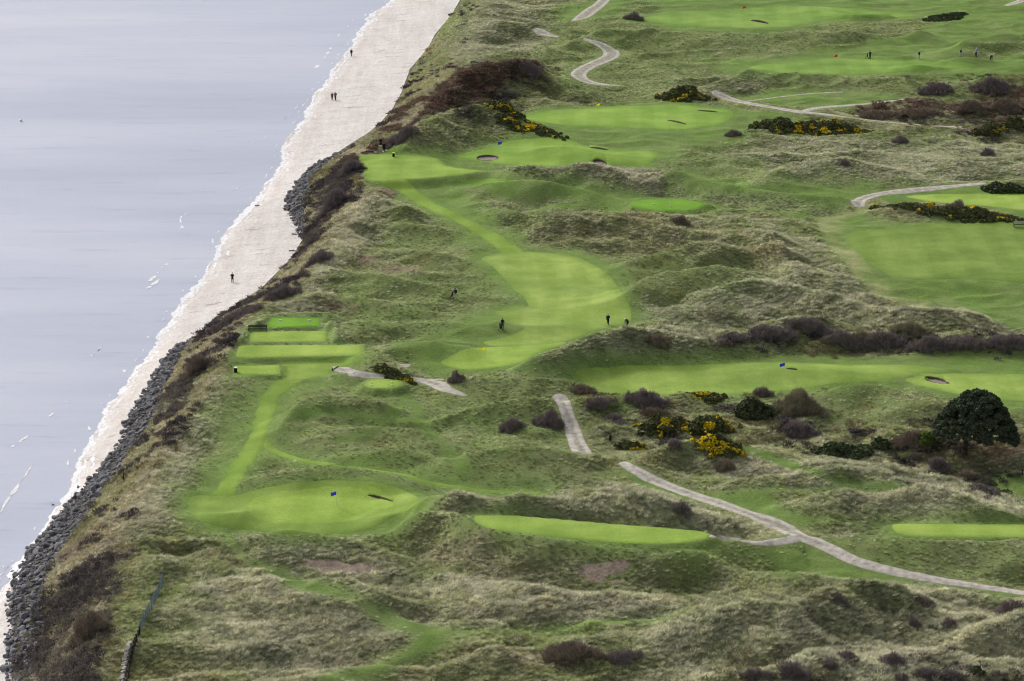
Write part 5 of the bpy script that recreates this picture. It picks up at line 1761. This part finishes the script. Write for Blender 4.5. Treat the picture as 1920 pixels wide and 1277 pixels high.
def person(u, v, kind, rz, jacket, trousers, head, headm, label, shoes="shoe", h=1.0, group=None):
    x, y, z = ground(u, v)
    root = thing("person", label, "person", (x, y, z + .01), R(rz), group)
    root.scale = (h, h, h)
    bd, jk, tr, sh, ha, ca, ey = figure_meshes(kind)
    part("body", bd, root)
    part("jacket", jk, root, jacket)
    part("trousers", tr, root, trousers)
    for s_ in sh:
        part("shoe", s_, root, shoes)
    if head == 'cap':
        part("cap", ca, root, headm)
    else:
        part("hair", ha, root, headm)
    part("eyes", ey, root)
    return root, (x, y, z)

# walkers on the beach
person(659, 106, 'walk', 175, "navy", "grey", 'hair', "grey_hair", "person in a dark jacket walking alone at the far end of the beach", h=1.04)
person(623, 188, 'walk', 185, "red", "charcoal", 'hair', "hair", "person in a red jacket walking with a companion on the beach", h=1.02)
person(629, 188, 'walk', 175, "teal", "charcoal", 'hair', "hair", "person in a green jacket walking beside a red jacket on the beach", h=1.10)
person(436, 530, 'fold', 180, "black", "charcoal", 'hair', "hair", "person in black with bent elbows walking alone on the near beach", h=1.06)
# golfers on the curved fairway
person(854, 560, 'pull', -25, "navy", "pale_grey", 'hair', "hair", "golfer in a dark jacket and pale trousers pulling a trolley across the rough", "white_shoe", 1.05)
person(942, 617, 'push', 20, "navy", "black", 'hair', "hair", "golfer in navy standing behind a golf bag near the yellow flag", h=1.05)
person(1140, 609, 'walk', 165, "navy", "black", 'hair', "grey_hair", "golfer in a navy top and black trousers standing at the end of the curved fairway", h=1.05)
a, pos = person(1176, 614, 'stoop', -60, "navy", "black", 'cap', "white", "golfer in a white cap stooping over a shot above the ridge", h=1.05)
# golfers on the clifftop tee
person(714, 276, 'fold', 10, "black", "black", 'hair', "grey_hair", "person in a black coat standing at the back of the clifftop tee", h=1.08)
person(720, 284, 'walk', 190, "navy", "black", 'hair', "hair", "person in navy standing in front on the clifftop tee", h=1.08)
# golfers on the far green
person(1631, 110, 'push', 150, "charcoal", "black", 'hair', "hair", "golfer in dark clothes standing beside a trolley at the edge of the far green", h=1.05)
person(1723, 111, 'fold', 40, "navy", "pale_grey", 'cap', "white", "golfer in a white cap, dark top and pale trousers on the far green", "white_shoe", 1.08)
person(1801, 106, 'push', 30, "navy", "pale_grey", 'hair', "hair", "golfer in a dark top half hidden behind the small mound on the far green", h=1.0)
person(1830, 106, 'fold', -20, "light_blue", "charcoal", 'cap', "white", "golfer in a light blue top and white cap standing on the mound", h=1.12)
person(1858, 112, 'kneel', 20, "navy", "navy", 'cap', "white", "golfer in navy with a white cap crouching right of the light blue golfer", h=1.05)

def putter(u, v, rz, label):
    x, y, z = ground(u, v)
    root = thing("golf_club", label, "golf club", (x, y, z + .02), R(rz))
    bm = bmesh.new()
    b_tube(bm, (0, -.44, .84), (0, -.72, .03), .012, .008, 6)
    link("shaft", bm_mesh("shaft", bm, "metal"), root)
    bm = bmesh.new()
    b_bevel_box(bm, (.04, -.72, .03), (.12, .05, .05), .008)
    link("club_head", bm_mesh("club_head", bm, "black"), root)
    bm = bmesh.new()
    b_tube(bm, (0, -.40, .96), (0, -.46, .78), .017, .015, 6)
    link("grip", bm_mesh("grip", bm, "black"), root)
putter(1176, 614, -60, "golf club held by the stooping golfer in the white cap")

def trolley(u, v, rz, label, blabel):
    x, y, z = ground(u, v)
    root = thing("golf_trolley", label, "golf trolley", (x, y, z + .005), R(rz))
    bm = bmesh.new()
    b_tube(bm, (0, .1, .22), (0, -.55, 1.02), .022, .018, 8)
    b_tube(bm, (0, -.55, 1.02), (0, -.75, 1.06), .018, .018, 8)
    b_tube(bm, (-.33, .12, .17), (.33, .12, .17), .018, .018, 8)
    b_tube(bm, (0, .1, .22), (0, .12, .17), .02, .02, 8)
    b_tube(bm, (0, -.05, .38), (0, -.25, .05), .016, .016, 8)
    link("frame", bm_mesh("frame", bm, "metal"), root)
    for sx in (-1, 1):
        bm = bmesh.new()
        b_tube(bm, (sx * .33 - .03, .12, .17), (sx * .33 + .03, .12, .17), .17, .17, 18)
        w_ = link("wheel", bm_mesh("wheel", bm, "tyre"), root)
        bm = bmesh.new()
        b_tube(bm, (sx * .33 - .035, .12, .17), (sx * .33 + .035, .12, .17), .09, .09, 14)
        link("hub", bm_mesh("hub", bm, "metal"), w_)
    bag = thing("golf_bag", blabel, "golf bag", (x, y, z + .005), R(rz))
    bm = bmesh.new()
    d0, d1 = Vector((0, .04, .28)), Vector((0, -.42, 1.04))
    off = Vector((0, .17, .10))
    b_tube(bm, d0 + off, d1 + off, .13, .15, 14)
    b_ball(bm, (d0 + d1) / 2 + off + Vector((0, .11, .07)), .13, 2, (.9, .6, 1.4))
    link("bag_body", bm_mesh("bag_body", bm, "charcoal", True), bag)
    for i in range(6):
        a_ = i * 1.05
        p = d1 + off + Vector((math.cos(a_) * .08, math.sin(a_) * .05, 0))
        q = p + (d1 - d0).normalized() * (.16 + .03 * (i % 3))
        bm = bmesh.new()
        b_tube(bm, p - (d1 - d0).normalized() * .1, q, .008, .008, 5)
        b_ball(bm, q, .045, 1, (1.2, .8, .7))
        link("golf_club", bm_mesh("golf_club", bm, "metal" if i % 2 else "black"), bag)
trolley(848, 560, 150, "two wheeled golf trolley pulled across the rough", "dark golf bag on the trolley pulled across the rough")
trolley(938, 620, 200, "golf trolley standing in front of the navy golfer near the yellow flag", "dark golf bag on the trolley near the yellow flag")
trolley(1626, 110, 160, "golf trolley beside the dark golfer on the far green", "dark golf bag on the trolley at the far green")

# ------------------------------------------------------------------ flags
def flagstick(u, v, mat, label, s=1.0, hgt=2.1):
    x, y, z = ground(u, v)
    root = thing("flagstick", label, "flag", (x, y, z))
    bm = bmesh.new()
    b_tube(bm, (0, 0, -.1), (0, 0, hgt), .02, .016, 8)
    b_ball(bm, (0, 0, hgt), .025, 1)
    link("pole", bm_mesh("pole", bm, "pole"), root)
    bm = bmesh.new()
    nx_, nz_ = 12, 6
    fl, fh = .74 * s, .50 * s
    g = [[bm.verts.new((-fl * i / nx_, .09 * math.sin(i * .75) * i / nx_ + .03 * j / nz_, hgt - .04 - fh * j / nz_ - .30 * fl * (i / nx_) ** 1.3)) for i in range(nx_ + 1)] for j in range(nz_ + 1)]
    for j in range(nz_):
        for i in range(nx_):
            bm.faces.new((g[j][i], g[j][i + 1], g[j + 1][i + 1], g[j + 1][i]))
    bmesh.ops.solidify(bm, geom=bm.faces[:], thickness=.006)
    link("flag", bm_mesh("flag", bm, mat, True), root)
flagstick(631, 949, "flag_blue", "blue flag on its pole in the nearest green", 1.0, 2.15)
flagstick(910, 673, "flag_yellow", "yellow flag below the curved fairway", .95, 2.0)
flagstick(1471, 704, "flag_blue", "blue flag on the long mown apron at the right", 1.05, 2.1)
flagstick(941, 284, "flag_blue", "small blue flag on the rolling green near the gorse", 1.05, 2.1)
flagstick(1125, 211, "flag_yellow", "yellow flag on the green beyond the gorse", 1.05, 2.1)
flagstick(1398, 27, "flag_red", "red flag on the farthest green", .95, 2.1)
flagstick(1570, 119, "flag_red", "red flag on the far green left of the golfers", .95, 2.1)

# ------------------------------------------------------------------ small furniture of the course
def marker(u, v, label, group, size=(.42, .16, .12)):
    x, y, z = ground(u, v)
    bm = bmesh.new()
    b_bevel_box(bm, (0, 0, size[2] / 2), size, .02)
    o = link("tee_marker", bm_mesh("tee_marker", bm, "white"), label=label, category="tee marker", group=group)
    o.location = (x, y, z + .05)
marker(526, 602, "white tee marker at the left of the farthest stepped tee", "white tee markers", (.55, .2, .14))
marker(580, 602, "white tee marker at the right of the farthest stepped tee", "white tee markers", (.55, .2, .14))
for u, v, l in ((697, 718.5, "far left"), (697, 723.5, "near left"), (735, 718, "far right"), (735, 723, "near right")):
    marker(u, v, l + " white marker on the little oval tee", "white tee markers", (.18, .18, .16))
for u, v, l in ((1226, 384, "left"), (1250, 381, "middle"), (1257, 388, "right")):
    marker(u, v, l + " white marker on the flat tee between rough dunes", "white tee markers", (.2, .2, .16))

def litter_bin(u, v, label, lid="white"):
    x, y, z = ground(u, v)
    root = thing("litter_bin", label, "bin", (x, y, z))
    bm = bmesh.new()
    b_bevel_box(bm, (0, 0, .36), (.46, .4, .72), .03)
    link("bin_body", bm_mesh("bin_body", bm, "black"), root)
    bm = bmesh.new()
    b_bevel_box(bm, (0, 0, .77), (.54, .48, .09), .02)
    link("lid", bm_mesh("lid", bm, lid), root)
litter_bin(442, 698, "small black box with a white lid at the end of the nearest stepped tee")
litter_bin(738, 294, "dark bin with a lime lid at the back of the clifftop tee", "lime")
x, y, z = ground(741, 290)
t = thing("tee_sign", "lime green sign board behind the bin on the clifftop tee", "sign", (x, y, z))
bm = bmesh.new()
b_bevel_box(bm, (.1, 0, .78), (.75, .06, .42), .02)
link("board", bm_mesh("board", bm, "lime"), t)
for sx in (-.15, .35):
    bm = bmesh.new()
    b_tube(bm, (sx, .05, -.1), (sx, .05, .6), .035, .035, 8)
    link("leg", bm_mesh("leg", bm, "black"), t)
x, y, z = ground(711, 286.5)
t = thing("stone_marker", "pale sandstone tee marker on a plinth at the back of the clifftop tee", "stone marker", (x, y, z))
bm = bmesh.new()
b_bevel_box(bm, (0, 0, .1), (1.9, .9, .2), .03)
link("plinth", bm_mesh("plinth", bm, "sandstone"), t)
bm = bmesh.new()
b_bevel_box(bm, (.25, 0, .85), (.72, .3, 1.3), .05)
link("slab", bm_mesh("slab", bm, "sandstone"), t)

def bench(u, v, w_, rz, label, top="pale_grey"):
    x, y, z = ground(u, v)
    root = thing("bench", label, "bench", (x, y, z), R(rz))
    for nm, bx in (("seat", [((0, -.05, .45), (w_, .42, .05))]), ("backrest", [((0, .2, .72), (w_, .05, .12)), ((0, .22, .88), (w_, .06, .10))])):
        bm = bmesh.new()
        for c, s_ in bx:
            b_bevel_box(bm, c, s_, .01)
        link(nm, bm_mesh(nm, bm, "timber" if nm == "seat" else top), root)
    for sx in (-1, 1):
        for yy_, hh in ((-.22, .43), (.2, .86)):
            bm = bmesh.new()
            b_bevel_box(bm, (sx * (w_ / 2 - .12), yy_, hh / 2 - .05), (.09, .09, hh + .1), .01)
            link("leg", bm_mesh("leg", bm, "timber"), root)
bench(1876, 362, 2.6, 5, "long timber bench with a pale top in front of the dark evergreen hedge")
bench(1912, 425, 2.4, 0, "bench with a pale top at the right edge below the hedge")
bench(483, 621, 3.0, 0, "dark timber bench left of the farthest stepped tees", "timber")

def post(u, v, h, label, r=.07, mat="timber"):
    x, y, z = ground(u, v)
    bm = bmesh.new()
    b_tube(bm, (0, 0, -.2), (0, 0, h), r, r * .9, 8)
    b_tube(bm, (0, 0, h), (0, 0, h + .05), r * .9, r * .4, 8)
    o = link("post", bm_mesh("post", bm, mat), label=label, category="post")
    o.location = (x, y, z)
post(232, 902, 1.15, "lone wooden post at the top of the rocks on the sea bank", .09)
post(1144, 828, .95, "thick short stump post right of the straight track", .22)
post(1917, 890, .8, "dark post on the small tee at the right edge", .08)
post(1084, 18, .9, "thin dark post on the mown ground beside the top path", .06)
for u, v, l in ((452, 633, "left"), (459, 632, "right")):
    x, y, z = ground(u, v)
    t = thing("small_sign", l + " one of two small white signs in the grass beside the second stepped tee", "sign", (x, y, z))
    bm = bmesh.new()
    b_bevel_box(bm, (0, 0, .55), (.4, .04, .22), .01)
    link("board", bm_mesh("board", bm, "pale_grey"), t)
    bm = bmesh.new()
    b_tube(bm, (0, .04, -.1), (0, .04, .5), .025, .025, 6)
    link("leg", bm_mesh("leg", bm, "timber"), t)
x, y, z = ground(1204, 808)
t = thing("small_sign", "small white sign at the left foot of the large flowering gorse", "sign", (x, y - 1.0, float(sample(H, x, y - 1.0))))
bm = bmesh.new()
b_bevel_box(bm, (0, 0, .75), (.5, .04, .16), .01)
link("board", bm_mesh("board", bm, "white"), t)
bm = bmesh.new()
b_tube(bm, (0, .04, -.1), (0, .04, .7), .025, .025, 6)
link("leg", bm_mesh("leg", bm, "timber"), t)

# netting fence and the wall below it
P = catmull([(306, 1094), (300, 1112), (292, 1130), (280, 1152), (270, 1172), (262, 1190)], 3)
fx, fy = march(H, P[:, 0], P[:, 1])
fz = sample(H, fx, fy)
t = thing("netting_fence", "blue grey netting fence running down the foreground slope", "fence", (fx[0], fy[0], fz[0]))
FH = 1.5
for i in range(len(fx)):
    bm = bmesh.new()
    q = Vector((fx[i] - fx[0], fy[i] - fy[0], fz[i] - fz[0]))
    b_tube(bm, q - Vector((0, 0, .2)), q + Vector((0, 0, FH + .08)), .055, .05, 8)
    link("post", bm_mesh("post", bm, "net"), t)
bm = bmesh.new()
for i in range(len(fx) - 1):
    a_, b_ = Vector((fx[i] - fx[0], fy[i] - fy[0], fz[i] - fz[0])), Vector((fx[i + 1] - fx[0], fy[i + 1] - fy[0], fz[i + 1] - fz[0]))
    for k_ in range(11):
        o_ = Vector((0, 0, .08 + (FH - .1) * k_ / 10))
        b_tube(bm, a_ + o_, b_ + o_, .012, .012, 4, False)
    nseg = max(4, int((b_ - a_).length / .16))
    for k_ in range(1, nseg):
        c_ = a_.lerp(b_, k_ / nseg)
        b_tube(bm, c_ + Vector((0, 0, .06)), c_ + Vector((0, 0, FH)), .012, .012, 4, False)
link("netting", bm_mesh("netting", bm, "net"), t)

P = catmull([(262, 1192), (256, 1205), (251, 1218), (247, 1236), (243, 1255), (238, 1290)], 2)
fx, fy = march(H, P[:, 0], P[:, 1])
fz = sample(H, fx, fy)
t = thing("timber_fence", "old dark timber fence continuing below the netting fence", "fence", (fx[0], fy[0], fz[0]))
for i in range(len(fx)):
    bm = bmesh.new()
    q = Vector((fx[i] - fx[0], fy[i] - fy[0], fz[i] - fz[0]))
    b_bevel_box(bm, q + Vector((0, 0, .5)), (.18, .18, 1.3), .02)
    link("post", bm_mesh("post", bm, "timber"), t)
for zz in (.3, .6, .9):
    bm = bmesh.new()
    for i in range(len(fx) - 1):
        a_, b_ = Vector((fx[i] - fx[0], fy[i] - fy[0], fz[i] - fz[0] + zz)), Vector((fx[i + 1] - fx[0], fy[i + 1] - fy[0], fz[i + 1] - fz[0] + zz))
        b_tube(bm, a_, b_, .06, .055, 6)
    link("rail", bm_mesh("rail", bm, "timber"), t)
r_ = np.random.default_rng(3)
bm = bmesh.new()
base = Vector((fx[0] - .55, fy[0], fz[0]))
for i in range(3, len(fx) - 1):
    for k_ in range(9):
        for lv in range(3):
            q = k_ / 9
            x = fx[i] + q * (fx[i + 1] - fx[i]) - .6 + r_.uniform(-.12, .12)
            y = fy[i] + q * (fy[i + 1] - fy[i])
            z = float(sample(H, x, y)) + .1 + lv * .2
            b_box(bm, Vector((x, y, z)) - base, (r_.uniform(.3, .5), r_.uniform(.25, .4), r_.uniform(.18, .26)), Matrix.Rotation(r_.uniform(-.4, .4), 3, 'Z'))
bmesh.ops.bevel(bm, geom=bm.edges[:], offset=.03, segments=1, affect='EDGES')
o = link("stone_wall", bm_mesh("stone_wall", bm, "stone_wall"), label="low pale dry stone wall beside the old timber fence", category="wall")
o.location = base

# timber edging at the sandy path
xa, ya = march(H, [623, 634], [695, 688])
za = sample(H, xa, ya)
bm = bmesh.new()
b_tube(bm, (0, 0, .12), (xa[1] - xa[0], ya[1] - ya[0], za[1] - za[0] + .12), .06, .06, 8)
b_tube(bm, (0, 0, -.1), (0, 0, .4), .09, .08, 8)
o = link("timber_edging", bm_mesh("timber_edging", bm, "timber"), label="dark log edging the sandy path below the stepped tees", category="log")
o.location = (xa[0], ya[0], za[0])

def driftwood(u, v, L, rz, label):
    x, y, z = ground(u, v)
    bm = bmesh.new()
    pts = [Vector((L * (i / 6 - .5), .08 * math.sin(i * 1.7), .08 + .05 * math.sin(i))) for i in range(7)]
    for i in range(6):
        b_tube(bm, pts[i], pts[i + 1], .13 - .013 * i, .13 - .013 * (i + 1), 8)
        b_ball(bm, pts[i + 1], .13 - .013 * (i + 1), 1)
    b_tube(bm, pts[2], pts[2] + Vector((.3, .35, .25)), .05, .02, 6)
    o = link("driftwood", bm_mesh("driftwood", bm, "driftwood"), label=label, category="driftwood")
    o.location = (x, y, z + .02)
    o.rotation_euler.z = R(rz)
driftwood(553, 471, 2.2, 10, "grey driftwood log on the sand at the foot of the bank")
driftwood(555, 440, 1.6, 5, "pale driftwood piece below the upper rocks")
driftwood(485, 386, 1.5, 15, "dark log lying at the water's edge beside the foam")
driftwood(730, 214, 1.6, 8, "small driftwood heap high on the far beach")

# gull on the water
x, y = plane_pt(39, 227, 0)
t = thing("gull", "white gull floating alone on the calm sea", "bird", (float(x), float(y), 0), R(-60))
t.scale = (1.9, 1.9, 1.9)
bm = bmesh.new()
prof = [(-.26, .012, .12), (-.2, .05, .11), (-.1, .095, .09), (.02, .115, .08), (.12, .10, .09), (.18, .065, .12), (.20, .045, .17), (.22, .05, .22), (.26, .045, .235), (.285, .02, .23)]
rings = []
for px_, r0, pz in prof:
    rings.append([bm.verts.new((px_, r0 * math.cos(a) * 1.05, pz + r0 * math.sin(a))) for a in [6.283 * k_ / 12 for k_ in range(12)]])
for a_, b_ in zip(rings, rings[1:]):
    for k_ in range(12):
        bm.faces.new((a_[k_], a_[(k_ + 1) % 12], b_[(k_ + 1) % 12], b_[k_]))
bm.faces.new(rings[0][::-1])
bm.faces.new(rings[-1])
link("body", bm_mesh("body", bm, "white", True), t)
bm = bmesh.new()
b_tube(bm, (.28, 0, .232), (.335, 0, .222), .014, .004, 6)
link("beak", bm_mesh("beak", bm, "flag_yellow"), t)
for sx in (-1, 1):
    bm = bmesh.new()
    b_ball(bm, (-.06, sx * .095, .13), .12, 2, (1.7, .25, .5))
    link("wing", bm_mesh("wing", bm, "white", True), t)
